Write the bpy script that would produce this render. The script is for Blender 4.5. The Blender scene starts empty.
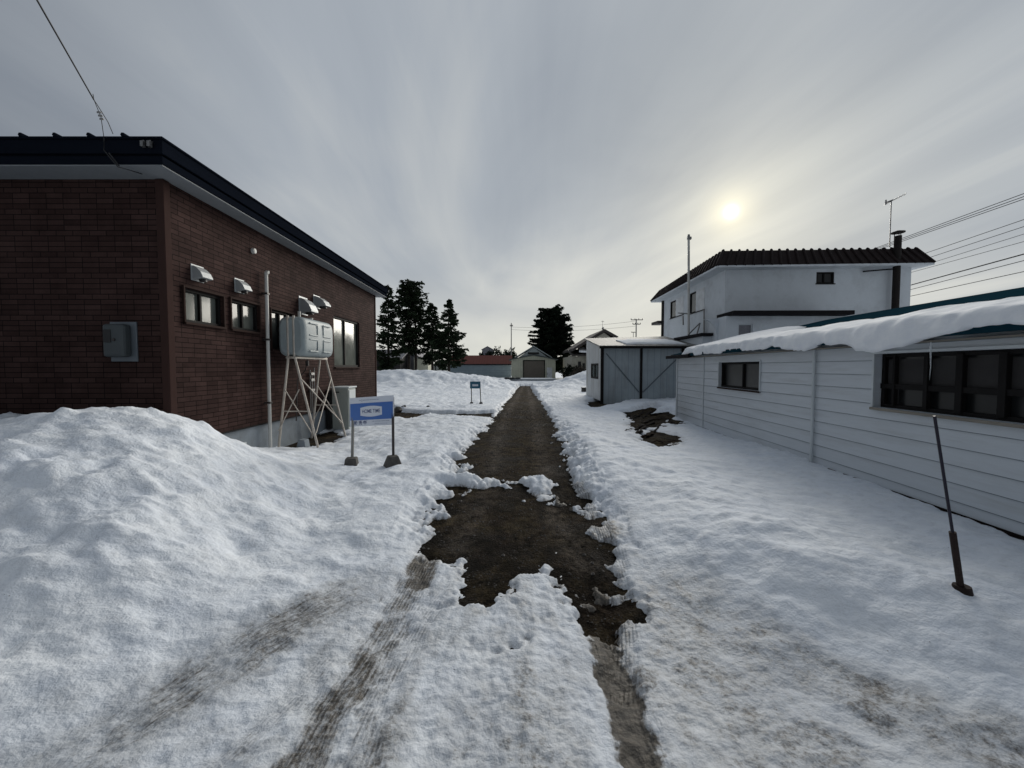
import bpy, math, random
import numpy as np
from mathutils import Vector, Matrix
random.seed(7)
rng = np.random.RandomState(11)
C = bpy.context.scene.collection
R = math.radians

# ------------------------------------------------------------------ camera + measuring
F, H = 400.0, 1.70
TP = 16.5 / 400.0
PITCH = math.atan(TP)
cp, sp = math.cos(PITCH), math.sin(PITCH)

def ray(px, py):
    a = (px - 512) / F; b = (384 - py) / F
    return Vector((a, cp + b * sp, -sp + b * cp))
def at(px, py, Y):
    d = ray(px, py); k = Y / d.y
    return Vector((d.x * k, Y, H + d.z * k))
def G(px, py, z=0.0):
    d = ray(px, py); k = (z - H) / d.z
    return Vector((d.x * k, d.y * k, z))
def hit(px, py, a, b):          # wall plane X = a + b*Y  -> (X, Y, z)
    d = ray(px, py); Y = a / (d.x / d.y - b)
    return at(px, py, Y)

cam = bpy.data.cameras.new('camera'); camo = bpy.data.objects.new('camera', cam); C.objects.link(camo)
camo.location = (0, 0, H); camo.rotation_euler = (math.pi / 2 - PITCH, 0, 0)
cam.sensor_width = 36; cam.lens = F / 1024 * 36; cam.clip_start = 0.05; cam.clip_end = 5000
bpy.context.scene.camera = camo

# ------------------------------------------------------------------ materials
def new_mat(name):
    m = bpy.data.materials.new(name); m.use_nodes = True
    nt = m.node_tree; b = nt.nodes['Principled BSDF']
    return m, nt, b
def N(nt, t, **kw):
    n = nt.nodes.new(t)
    for k, v in kw.items():
        if k in n.inputs.keys(): n.inputs[k].default_value = v
        else: setattr(n, k, v)
    return n
def L(nt, a, b): nt.links.new(a, b)
def ramp(nt, fac, stops):
    r = nt.nodes.new('ShaderNodeValToRGB'); cr = r.color_ramp
    while len(cr.elements) < len(stops): cr.elements.new(0.5)
    for e, (p, c) in zip(cr.elements, stops):
        e.position = p; e.color = (c, c, c, 1) if isinstance(c, (int, float)) else (*c, 1)
    L(nt, fac, r.inputs[0]); return r
def mixc(nt, fac, a, b, mode='MIX'):
    m = nt.nodes.new('ShaderNodeMix'); m.data_type = 'RGBA'; m.blend_type = mode
    for s, v in ((0, fac), (6, a), (7, b)):
        if hasattr(v, 'links'): L(nt, v, m.inputs[s])
        else: m.inputs[s].default_value = v if isinstance(v, (int, float)) else (*v, 1)
    return m.outputs[2]
def math_(nt, op, a, b=None, c=None):
    m = nt.nodes.new('ShaderNodeMath'); m.operation = op
    for i, v in enumerate((a, b, c)):
        if v is None: continue
        if hasattr(v, 'links'): L(nt, v, m.inputs[i])
        else: m.inputs[i].default_value = v
    return m.outputs[0]

def mat(name, col, rough=.6, metal=0, var=.25, scale=3.0, bump=.15, bscale=60, spec=.4, stretch=None, dirt=None, dscale=1.2, damt=.5):
    m, nt, b = new_mat(name)
    tc = N(nt, 'ShaderNodeTexCoord')
    src = tc.outputs['Object']
    if stretch:
        mp = N(nt, 'ShaderNodeMapping'); mp.inputs['Scale'].default_value = stretch; L(nt, src, mp.inputs[0]); src2 = mp.outputs[0]
    else: src2 = src
    n = N(nt, 'ShaderNodeTexNoise', Scale=scale, Detail=6.0, Roughness=.65); L(nt, src2, n.inputs['Vector'])
    lo = tuple(c * (1 - var) for c in col); hi = tuple(min(1, c * (1 + var)) for c in col)
    out = ramp(nt, n.outputs[0], [(.25, lo), (.75, hi)]).outputs[0]
    if dirt:
        n2 = N(nt, 'ShaderNodeTexNoise', Scale=dscale, Detail=8.0, Roughness=.7); L(nt, src2, n2.inputs['Vector'])
        f = ramp(nt, n2.outputs[0], [(.5, 0.0), (.72, damt)]).outputs[0]
        out = mixc(nt, f, out, dirt)
    L(nt, out, b.inputs['Base Color'])
    b.inputs['Roughness'].default_value = rough; b.inputs['Metallic'].default_value = metal
    b.inputs['Specular IOR Level'].default_value = spec
    if bump:
        n3 = N(nt, 'ShaderNodeTexNoise', Scale=bscale, Detail=3.0); L(nt, src, n3.inputs['Vector'])
        bp = N(nt, 'ShaderNodeBump', Strength=bump, Distance=.01); L(nt, n3.outputs[0], bp.inputs['Height']); L(nt, bp.outputs[0], b.inputs['Normal'])
    return m

def tile_mat(name, c1, c2, mortar, w=.235, h=.074):
    m, nt, b = new_mat(name)
    tc = N(nt, 'ShaderNodeTexCoord'); g = N(nt, 'ShaderNodeNewGeometry')
    sx = N(nt, 'ShaderNodeSeparateXYZ'); L(nt, tc.outputs['Object'], sx.inputs[0])
    sn = N(nt, 'ShaderNodeSeparateXYZ'); L(nt, g.outputs['Normal'], sn.inputs[0])
    isx = math_(nt, 'GREATER_THAN', math_(nt, 'ABSOLUTE', sn.outputs[0]), .5)
    mu = nt.nodes.new('ShaderNodeMix'); L(nt, isx, mu.inputs[0]); L(nt, sx.outputs[0], mu.inputs[2]); L(nt, sx.outputs[1], mu.inputs[3])
    cx = N(nt, 'ShaderNodeCombineXYZ'); L(nt, mu.outputs[0], cx.inputs[0]); L(nt, sx.outputs[2], cx.inputs[1])
    def brick(w_, h_, off, freq, ms):
        k = nt.nodes.new('ShaderNodeTexBrick'); k.offset = off; k.offset_frequency = freq; k.squash = 1
        k.inputs['Scale'].default_value = 1; k.inputs['Brick Width'].default_value = w_; k.inputs['Row Height'].default_value = h_
        k.inputs['Mortar Size'].default_value = ms; k.inputs['Mortar Smooth'].default_value = .2; k.inputs['Bias'].default_value = 0
        k.inputs['Color1'].default_value = (*c1, 1); k.inputs['Color2'].default_value = (*c2, 1); k.inputs['Mortar'].default_value = (*mortar, 1)
        L(nt, cx.outputs[0], k.inputs['Vector']); return k
    k = brick(w, h, .5, 4, .005)
    n = N(nt, 'ShaderNodeTexNoise', Scale=1.5, Detail=8.0, Roughness=.7); L(nt, tc.outputs['Object'], n.inputs['Vector'])
    v = ramp(nt, n.outputs[0], [(.3, .6), (.7, 1.25)]).outputs[0]
    col = mixc(nt, 1.0, k.outputs['Color'], v, 'MULTIPLY')
    L(nt, col, b.inputs['Base Color']); b.inputs['Roughness'].default_value = .8; b.inputs['Specular IOR Level'].default_value = .03
    n3 = N(nt, 'ShaderNodeTexNoise', Scale=45.0, Detail=4.0); L(nt, tc.outputs['Object'], n3.inputs['Vector'])
    hgt = math_(nt, 'ADD', math_(nt, 'MULTIPLY', k.outputs['Fac'], -1.0), math_(nt, 'MULTIPLY', n3.outputs[0], .5))
    bp = N(nt, 'ShaderNodeBump', Strength=.8, Distance=.01); L(nt, hgt, bp.inputs['Height']); L(nt, bp.outputs[0], b.inputs['Normal'])
    return m

def glass_mat(name, col=(.03, .035, .035), rough=.06, wave=.05):
    m, nt, b = new_mat(name)
    tc = N(nt, 'ShaderNodeTexCoord')
    n = N(nt, 'ShaderNodeTexNoise', Scale=1.7, Detail=2.0); L(nt, tc.outputs['Object'], n.inputs['Vector'])
    L(nt, ramp(nt, n.outputs[0], [(.3, tuple(c * .6 for c in col)), (.7, tuple(c * 1.5 for c in col))]).outputs[0], b.inputs['Base Color'])
    b.inputs['Roughness'].default_value = rough; b.inputs['Specular IOR Level'].default_value = .35
    bp = N(nt, 'ShaderNodeBump', Strength=wave, Distance=.05); L(nt, n.outputs[0], bp.inputs['Height']); L(nt, bp.outputs[0], b.inputs['Normal'])
    return m

def stripe_mat(name, col, line, period, axis='v', width=.06, rough=.6, metal=0, dirt=None, damt=.5):
    """vertical panel seams every `period` metres along the wall, or horizontal ones"""
    m, nt, b = new_mat(name)
    tc = N(nt, 'ShaderNodeTexCoord'); s = N(nt, 'ShaderNodeSeparateXYZ'); L(nt, tc.outputs['Object'], s.inputs[0])
    if axis == 'v':
        g = N(nt, 'ShaderNodeNewGeometry'); sn = N(nt, 'ShaderNodeSeparateXYZ'); L(nt, g.outputs['Normal'], sn.inputs[0])
        isx = math_(nt, 'GREATER_THAN', math_(nt, 'ABSOLUTE', sn.outputs[0]), .5)
        mu = nt.nodes.new('ShaderNodeMix'); L(nt, isx, mu.inputs[0]); L(nt, s.outputs[0], mu.inputs[2]); L(nt, s.outputs[1], mu.inputs[3]); c = mu.outputs[0]
    else: c = s.outputs[2]
    fr = math_(nt, 'FRACT', math_(nt, 'DIVIDE', c, period)); li = math_(nt, 'LESS_THAN', fr, width)
    n = N(nt, 'ShaderNodeTexNoise', Scale=1.4, Detail=8.0, Roughness=.7); L(nt, tc.outputs['Object'], n.inputs['Vector'])
    base = ramp(nt, n.outputs[0], [(.3, tuple(x * .85 for x in col)), (.7, tuple(min(1, x * 1.1) for x in col))]).outputs[0]
    if dirt:
        mp = N(nt, 'ShaderNodeMapping'); mp.inputs['Scale'].default_value = (2.5, 2.5, .35); L(nt, tc.outputs['Object'], mp.inputs[0])
        n2 = N(nt, 'ShaderNodeTexNoise', Scale=1.2, Detail=8.0, Roughness=.7); L(nt, mp.outputs[0], n2.inputs['Vector'])
        base = mixc(nt, ramp(nt, n2.outputs[0], [(.5, 0.0), (.75, damt)]).outputs[0], base, dirt)
    L(nt, mixc(nt, li, base, line), b.inputs['Base Color'])
    bp = N(nt, 'ShaderNodeBump', Strength=.5, Distance=.01); L(nt, math_(nt, 'SUBTRACT', 1.0, li), bp.inputs['Height']); L(nt, bp.outputs[0], b.inputs['Normal'])
    b.inputs['Roughness'].default_value = rough; b.inputs['Metallic'].default_value = metal; b.inputs['Specular IOR Level'].default_value = .2
    return m

M = {}
M['tile'] = tile_mat('brick_tile', (.037, .0215, .0195), (.058, .0345, .031), (.009, .007, .007))
M['trim_brown'] = mat('brown_trim', (.045, .026, .023), .8, 0, .1, spec=.03)
M['concrete'] = mat('concrete', (.19, .22, .25), .85, 0, .2, 4, .4, 80, dirt=(.12, .13, .13))
M['navy'] = mat('navy_metal', (.007, .009, .014), .9, .0, .15, 2, .05, 20, spec=.0, stretch=(.5, .5, 4))
M['grey_fascia'] = mat('grey_fascia', (.05, .055, .065), .4, .2, .15, 2, .05, 20)
M['soffit'] = mat('soffit_board', (.20, .215, .23), .7, 0, .1)
M['dark_frame'] = mat('dark_frame', (.012, .011, .011), .7, .0, .2, 3, .1, 60, spec=.12)
M['brown_frame'] = mat('brown_frame', (.035, .022, .019), .8, .0, .2, spec=.05)
M['glass'] = glass_mat('window_glass')
M['glass_pale'] = glass_mat('curtained_glass', (.10, .11, .10), .10)
M['glass_dark'] = glass_mat('dark_glass', (.012, .013, .014), .3, .2)
M['curtain'] = mat('curtain', (.45, .45, .42), .8, 0, .25, 6, .3, 30, stretch=(8, 8, .3))
M['hood'] = mat('hood_metal', (.34, .36, .37), .45, .2, .12, 8, .1)
M['white_pipe'] = mat('white_pipe', (.50, .50, .48), .5, 0, .1, 6, .1, dirt=(.3, .27, .22))
M['tank'] = mat('tank_paint', (.27, .315, .33), .5, .0, .1, 5, .1, dirt=(.22, .22, .2), damt=.4)
M['stand'] = mat('stand_paint', (.50, .46, .41), .55, .2, .15, 9, .2, dirt=(.16, .09, .05), dscale=6)
M['cabinet'] = mat('cabinet_paint', (.34, .37, .35), .5, .1, .08, 3, .1)
M['meter_plate'] = mat('meter_plate', (.12, .14, .16), .5, .2, .1)
M['meter_box'] = mat('meter_box', (.05, .06, .065), .5, .1, .1)
M['black'] = mat('black_rubber', (.012, .012, .013), .5, 0, .2)
M['sign_blue'] = mat('sign_blue', (.035, .13, .42), .35, 0, .05, 2, .02)
M['sign_white'] = mat('sign_white', (.62, .66, .74), .35, 0, .04, 2, .02)
M['sign_ink'] = mat('sign_ink', (.05, .08, .2), .5, 0, .05, 2, 0)
M['sign_teal'] = mat('sign_teal', (.02, .11, .18), .4, 0, .1, 2, .02)
M['post_grey'] = mat('post_grey', (.22, .22, .21), .5, .5, .15)
M['post_dark'] = mat('post_dark', (.05, .045, .045), .5, .5, .2)
M['block'] = mat('footing_block', (.09, .085, .08), .9, 0, .4, 12, .6, 60)
M['siding'] = mat('white_siding', (.56, .60, .64), .5, 0, .06, 2, .08, 50, stretch=(.4, .4, 4), dirt=(.30, .30, .28), dscale=1.6, damt=.35)
M['siding_trim'] = mat('siding_trim', (.54, .58, .60), .5, 0, .08)
M['teal_roof'] = mat('teal_roof', (.010, .036, .052), .9, .0, .15, 2, .1, 30, spec=.0, dirt=(.02, .04, .05), dscale=4)
M['old_wood'] = mat('old_wood', (.22, .20, .17), .8, 0, .3, 6, .4, 50, stretch=(1, .2, 1))
M['white_wall'] = mat('painted_wall', (.61, .65, .69), .75, 0, .06, 2, .15, 60, dirt=(.30, .31, .32), dscale=.9, damt=.45)
M['roof_tile'] = mat('brown_roof_tile', (.022, .016, .016), .7, 0, .3, 4, .2, 30, spec=.1)
M['black_roof'] = mat('black_roof', (.014, .013, .015), .8, 0, .3, 4, .2, 30, spec=.1)
M['shed_panel'] = stripe_mat('shed_panel', (.33, .375, .40), (.17, .2, .22), .3, 'v', .04, .45, .1, dirt=(.22, .22, .21), damt=.6)
M['shed_side'] = stripe_mat('shed_side', (.55, .57, .58), (.3, .3, .3), .25, 'v', .06, .5, .1, dirt=(.2, .17, .13), damt=.6)
M['metal_roof'] = stripe_mat('metal_roof', (.26, .26, .25), (.16, .16, .16), .3, 'v', .08, .6, .2, dirt=(.13, .10, .07), damt=.7)
M['cream'] = stripe_mat('cream_siding', (.54, .54, .43), (.3, .3, .24), .25, 'v', .06, .6)
M['shutter'] = stripe_mat('brown_shutter', (.16, .14, .115), (.09, .08, .07), .12, 'h', .15, .5)
M['door_white'] = mat('white_door', (.6, .62, .64), .5)
M['green_roof'] = mat('grey_green_roof', (.06, .075, .075), .6)
M['pale_roof'] = mat('pale_roof', (.36, .40, .40), .6)
M['red_roof'] = stripe_mat('red_roof', (.13, .036, .030), (.08, .022, .02), .45, 'v', .1, .9)
M['blue_wall'] = stripe_mat('blue_grey_wall', (.26, .32, .36), (.18, .22, .25), .4, 'h', .08, .6)
M['house_wall'] = mat('beige_wall', (.38, .36, .30), .8)
M['dark_wall'] = mat('dark_wall', (.03, .028, .028), .8)
M['grey_wall'] = mat('grey_wall', (.20, .20, .22), .8)
M['brown_roof'] = mat('brown_roof', (.045, .038, .035), .7)
M['rust'] = mat('rusty_iron', (.03, .018, .015), .7, .4, .5, 20, .5, 120)
M['rod'] = mat('dark_rod', (.025, .022, .035), .4, .4, .3, 20)
M['soot'] = mat('sooty_flue', (.014, .011, .010), .9, .0, .4, 5)
M['steel'] = mat('grey_steel', (.22, .22, .22), .4, .7, .2)
M['pole'] = mat('concrete_pole', (.25, .25, .24), .8)
M['wire'] = mat('cable', (.02, .02, .022), .6, 0, .1, 2, 0)
M['bark'] = mat('bark', (.035, .028, .022), .9, 0, .4, 8, .6, 40)
M['needles'] = mat('needles', (.022, .034, .018), .8, 0, .55, .9, 0, spec=.1)
M['needles2'] = mat('needles_dense', (.014, .022, .014), .8, 0, .55, .8, 0, spec=.1)
M['twig'] = mat('twig', (.05, .04, .03), .9, 0, .3)
M['wood_dark'] = mat('wet_board', (.010, .007, .006), .9, 0, .5, 10, .5, 60, spec=.1)
M['wood_brown'] = mat('rotten_board', (.022, .012, .008), .9, 0, .5, 10, .5, 60, spec=.1)
M['grass'] = mat('dead_grass', (.07, .052, .028), .9, 0, .5, 9, 0)
M['stone'] = mat('gravel_stone', (.085, .077, .07), .85, 0, .9, 3, .4, 90)

def snow_group(nt, b, base_socket, scale=1.0, hmul=1.0):
    tc = N(nt, 'ShaderNodeTexCoord')
    n1 = N(nt, 'ShaderNodeTexNoise', Scale=26.0 * scale, Detail=3.0, Roughness=.6); L(nt, tc.outputs['Object'], n1.inputs['Vector'])
    n2 = N(nt, 'ShaderNodeTexNoise', Scale=6.0 * scale, Detail=4.0, Roughness=.6); L(nt, tc.outputs['Object'], n2.inputs['Vector'])
    h = math_(nt, 'ADD', math_(nt, 'MULTIPLY', n1.outputs[0], .35), math_(nt, 'MULTIPLY', n2.outputs[0], .8))
    return tc, h, n1, n2

def roof_snow_mat():
    m, nt, b = new_mat('roof_snow')
    tc, h, n1, n2 = snow_group(nt, b, None)
    L(nt, ramp(nt, n2.outputs[0], [(.3, (.80, .83, .88)), (.7, (.90, .92, .94))]).outputs[0], b.inputs['Base Color'])
    b.inputs['Roughness'].default_value = .75; b.inputs['Specular IOR Level'].default_value = .2
    bp = N(nt, 'ShaderNodeBump', Strength=.5, Distance=.02); L(nt, h, bp.inputs['Height']); L(nt, bp.outputs[0], b.inputs['Normal'])
    return m
M['roof_snow'] = roof_snow_mat()

def ice_mat():
    m, nt, b = new_mat('ice')
    n = N(nt, 'ShaderNodeTexNoise', Scale=30.0); L(nt, ramp(nt, n.outputs[0], [(.3, (.7, .75, .8)), (.7, (.9, .93, .95))]).outputs[0], b.inputs['Base Color'])
    b.inputs['Roughness'].default_value = .15; b.inputs['Transmission Weight'].default_value = .7; b.inputs['IOR'].default_value = 1.31
    return m
M['ice'] = ice_mat()

# ------------------------------------------------------------------ mesh builder
class MB:
    def __init__(s): s.v = []; s.f = []; s.sm = []
    def add(s, vs, fs, smooth=False):
        o = len(s.v); s.v += [tuple(p) for p in vs]
        for f in fs: s.f.append(tuple(i + o for i in f)); s.sm.append(smooth)
        return s
    def quad(s, a, b, c, d): return s.add([a, b, c, d], [(0, 1, 2, 3)])
    def box(s, x0, x1, y0, y1, z0, z1, skew=0.0):
        """skew: X shifts by skew per metre of Y"""
        P = [(x + skew * y, y, z) for z in (z0, z1) for y in (y0, y1) for x in (x0, x1)]
        return s.add(P, [(0, 2, 3, 1), (4, 5, 7, 6), (0, 1, 5, 4), (2, 6, 7, 3), (0, 4, 6, 2), (1, 3, 7, 5)])
    def obox(s, c, ax, ay, az):
        """oriented box: centre + three half-axis vectors"""
        c, ax, ay, az = map(Vector, (c, ax, ay, az))
        P = [c + i * ax + j * ay + k * az for k in (-1, 1) for j in (-1, 1) for i in (-1, 1)]
        return s.add(P, [(0, 2, 3, 1), (4, 5, 7, 6), (0, 1, 5, 4), (2, 6, 7, 3), (0, 4, 6, 2), (1, 3, 7, 5)])
    def bar(s, a, b, w, h=None):
        a, b = Vector(a), Vector(b); h = h or w; d = (b - a); l = d.length; d.normalize()
        up = Vector((0, 0, 1)) if abs(d.z) < .9 else Vector((0, 1, 0))
        x = d.cross(up).normalized(); y = x.cross(d)
        return s.obox((a + b) / 2, x * w / 2, d * l / 2, y * h / 2)
    def tube(s, pts, r, n=8, caps=True):
        pts = [Vector(p) for p in pts]; rs = r if isinstance(r, (list, tuple)) else [r] * len(pts)
        rings = []
        for i, p in enumerate(pts):
            d = (pts[min(i + 1, len(pts) - 1)] - pts[max(i - 1, 0)]).normalized()
            up = Vector((0, 0, 1)) if abs(d.z) < .95 else Vector((0, 1, 0))
            x = d.cross(up).normalized(); y = x.cross(d)
            rings.append([p + (x * math.cos(2 * math.pi * k / n) + y * math.sin(2 * math.pi * k / n)) * rs[i] for k in range(n)])
        vs = [q for ring in rings for q in ring]; fs = []
        for i in range(len(pts) - 1):
            for k in range(n):
                k2 = (k + 1) % n; fs.append((i * n + k, i * n + k2, (i + 1) * n + k2, (i + 1) * n + k))
        s.add(vs, fs, True)
        if caps: s.add(rings[0], [tuple(range(n))[::-1]]); s.add(rings[-1], [tuple(range(n))])
        return s
    def prism(s, poly, off):
        """poly: closed list of 3D points, extruded by vector off"""
        n = len(poly); off = Vector(off); A = [Vector(p) for p in poly]; B = [p + off for p in A]
        fs = [tuple(range(n))[::-1], tuple(range(n, 2 * n))] + [(i, (i + 1) % n, n + (i + 1) % n, n + i) for i in range(n)]
        return s.add(A + B, fs)
    def build(s, name, mt, parent=None, bevel=0, solid=0, smooth=None):
        off = Vector(parent_world(parent)) if parent else Vector((0, 0, 0))
        me = bpy.data.meshes.new(name)
        me.from_pydata([tuple(Vector(p) - off) for p in s.v], [], s.f)
        me.polygons.foreach_set('use_smooth', [bool(q) if smooth is None else smooth for q in s.sm])
        me.materials.append(mt); me.update()
        o = bpy.data.objects.new(name, me); C.objects.link(o)
        if parent: o.parent = parent
        if solid: md = o.modifiers.new('solid', 'SOLIDIFY'); md.thickness = solid
        if bevel:
            md = o.modifiers.new('bevel', 'BEVEL'); md.width = bevel; md.segments = 2; md.limit_method = 'ANGLE'
        return o
def parent_world(p):
    v = Vector((0, 0, 0))
    while p: v += p.location; p = p.parent
    return v
def thing(name, label, cat, loc, group=None):
    o = bpy.data.objects.new(name, None); C.objects.link(o); o.location = loc; o.empty_display_size = .2
    o['label'] = label; o['category'] = cat
    if group: o['group'] = group
    return o
def tag(o, label, cat, group=None, kind=None):
    o['label'] = label; o['category'] = cat
    if group: o['group'] = group
    if kind: o['kind'] = kind
    return o

def skin(mb, P0, d, n, u0, u1, z0, z1, holes=(), reveal=.08, course=None, lap=.012):
    """outer wall surface from P0 along d (xy), outward normal n, with openings that have reveals"""
    P0, d, n = Vector((*P0, 0)), Vector((*d, 0)), Vector((*n, 0))
    us = sorted({u0, u1, *[h[0] for h in holes], *[h[1] for h in holes]}); us = [u for u in us if u0 <= u <= u1]
    zs = {z0, z1, *[h[2] for h in holes], *[h[3] for h in holes]}
    if course:
        k = z0
        while k < z1: zs.add(round(k, 5)); k += course
    zs = sorted(z for z in zs if z0 <= z <= z1)
    def o(z, top):
        if not course: return 0
        q = ((z - z0) / course) % 1.0
        if top and (q < 1e-3 or q > 1 - 1e-3): q = 1.0
        elif q > 1 - 1e-3: q = 0.0
        return lap * (1 - q)
    def P(u, z, e=0): return P0 + d * u + n * e + Vector((0, 0, z))
    for i in range(len(us) - 1):
        for j in range(len(zs) - 1):
            a, b, c, e = us[i], us[i + 1], zs[j], zs[j + 1]
            if any(h[0] - 1e-6 <= a and b <= h[1] + 1e-6 and h[2] - 1e-6 <= c and e <= h[3] + 1e-6 for h in holes): continue
            mb.quad(P(a, c, o(c, False)), P(b, c, o(c, False)), P(b, e, o(e, True)), P(a, e, o(e, True)))
            if course and o(c, False) > lap * .99: mb.quad(P(a, c, 0), P(b, c, 0), P(b, c, lap), P(a, c, lap))
    for h in holes:
        a, b, c, e = h; r = -reveal; g = lap if course else 0
        mb.quad(P(a, c, g), P(b, c, g), P(b, c, r), P(a, c, r)); mb.quad(P(a, e, g), P(a, e, r), P(b, e, r), P(b, e, g))
        mb.quad(P(a, c, g), P(a, c, r), P(a, e, r), P(a, e, g)); mb.quad(P(b, c, g), P(b, e, g), P(b, e, r), P(b, c, r))

def window(root, P0, d, n, h, fm, pm, bars_v=(.5,), bars_h=(), fw=.04, recess=.05, sill=True, casing=0, cm=None, sill_m=None, curtain=False):
    """window in opening h = (u0,u1,z0,z1)"""
    P0, d, n = Vector((*P0, 0)), Vector((*d, 0)).normalized(), Vector((*n, 0)).normalized()
    a, b, c, e = h; Z = Vector((0, 0, 1))
    def P(u, z, o=0): return P0 + d * u + n * o + Z * z
    fr = MB()
    def B(ua, ub, za, zb, o0, o1):
        fr.obox((P(ua, za, o0) + P(ub, zb, o1)) / 2, d * (ub - ua) / 2, n * (o1 - o0) / 2, Z * (zb - za) / 2)
    r = -recess
    B(a, a + fw, c, e, r - .03, r + .02); B(b - fw, b, c, e, r - .03, r + .02)
    B(a + fw, b - fw, c, c + fw, r - .03, r + .02); B(a + fw, b - fw, e - fw, e, r - .03, r + .02)
    for k, t in enumerate(bars_v):
        u = a + (b - a) * t; B(u - fw * .45, u + fw * .45, c + fw, e - fw, r - .03, r + .012)
    for t in bars_h:
        z = c + (e - c) * t; B(a + fw, b - fw, z - fw * .35, z + fw * .35, r - .03, r + .009)
    w = fr.build('window', fm, root, bevel=.003)
    pn = MB().obox(P((a + b) / 2, (c + e) / 2, r - .035), d * ((b - a) / 2), n * .004, Z * ((e - c) / 2)).build('pane', pm, w)
    if sill:
        s = MB(); s.obox(P((a + b) / 2, c - .02, .02), d * ((b - a) / 2 + .03), n * .035, Z * .018); s.build('sill', sill_m or fm, w, bevel=.004)
    if casing:
        s = MB(); t = casing
        for (ua, ub, za, zb) in ((a - t, a, c - t, e + t), (b, b + t, c - t, e + t), (a, b, e, e + t), (a, b, c - t, c)):
            s.obox((P(ua, za, 0) + P(ub, zb, .035)) / 2, d * (ub - ua) / 2, n * .0175, Z * (zb - za) / 2)
        s.build('casing', cm or fm, w, bevel=.003)
    return w

# ------------------------------------------------------------------ noise
def vnoise(x, y, seed=0):
    xi = np.floor(x).astype(np.int64); yi = np.floor(y).astype(np.int64); fx = x - xi; fy = y - yi
    fx = fx * fx * fx * (fx * (fx * 6 - 15) + 10); fy = fy * fy * fy * (fy * (fy * 6 - 15) + 10)
    def hsh(a, b):
        n = (a * 374761393 + b * 668265263 + seed * 1442695041) & 0xffffffff
        n = ((n ^ (n >> 13)) * 1274126177) & 0xffffffff
        return ((n ^ (n >> 16)) & 0xffff) / 65535.0
    a = hsh(xi, yi); b = hsh(xi + 1, yi); c = hsh(xi, yi + 1); d = hsh(xi + 1, yi + 1)
    return (a + (b - a) * fx) * (1 - fy) + (c + (d - c) * fx) * fy - .5
def rot(x, y, a): return x * math.cos(a) - y * math.sin(a), x * math.sin(a) + y * math.cos(a)
def fbm(x, y, scale, octs=4, seed=0, gain=.5):
    t = 0; a = 1.0
    for k in range(octs):
        u, v = rot(x / scale, y / scale, .7 * k + .3)
        t = t + a * vnoise(u + 17.3 * k, v - 9.1 * k, seed + k); scale *= .5; a *= gain
    return t
def sstep(e0, e1, x):
    t = np.clip((x - e0) / (e1 - e0), 0, 1); return t * t * (3 - 2 * t)

def poly_sd(X, Y, poly):
    """signed distance, positive inside"""
    d2 = np.full(X.shape, 1e9); ins = np.zeros(X.shape, bool); n = len(poly)
    for i in range(n):
        x0, y0 = poly[i]; x1, y1 = poly[(i + 1) % n]; ex, ey = x1 - x0, y1 - y0
        t = np.clip(((X - x0) * ex + (Y - y0) * ey) / (ex * ex + ey * ey + 1e-12), 0, 1)
        d2 = np.minimum(d2, (X - x0 - t * ex) ** 2 + (Y - y0 - t * ey) ** 2)
        c = ((y0 > Y) != (y1 > Y)); xx = x0 + (Y - y0) * ex / (ey if abs(ey) > 1e-12 else 1e-12)
        ins ^= c & (X < xx)
    d = np.sqrt(d2); return np.where(ins, d, -d)
def line_dist(X, Y, pts):
    best = np.full(X.shape, 1e9); S = np.zeros(X.shape); T = np.zeros(X.shape); s0 = 0
    for (x0, y0), (x1, y1) in zip(pts[:-1], pts[1:]):
        ex, ey = x1 - x0, y1 - y0; l = math.hypot(ex, ey)
        t = np.clip(((X - x0) * ex + (Y - y0) * ey) / (l * l), 0, 1)
        dx, dy = X - x0 - t * ex, Y - y0 - t * ey; d = np.hypot(dx, dy)
        m = d < best; best = np.where(m, d, best); S = np.where(m, s0 + t * l, S)
        T = np.where(m, (dx * ey - dy * ex) / l, T); s0 += l
    return best, S, T
def gp(pts): return [tuple(G(x, y).xy) for x, y in pts]

# ------------------------------------------------------------------ ground
def smooth_line(pts, n=6):
    out = []; P = [Vector(p) for p in pts]
    for i in range(len(P) - 1):
        a, b, c, d = P[max(i - 1, 0)], P[i], P[i + 1], P[min(i + 2, len(P) - 1)]
        for k in range(n):
            t = k / n
            out.append(tuple(.5 * ((2 * b) + (c - a) * t + (2 * a - 5 * b + 4 * c - d) * t * t + (3 * b - a - 3 * c + d) * t ** 3)))
    out.append(tuple(P[-1])); return out

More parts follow.
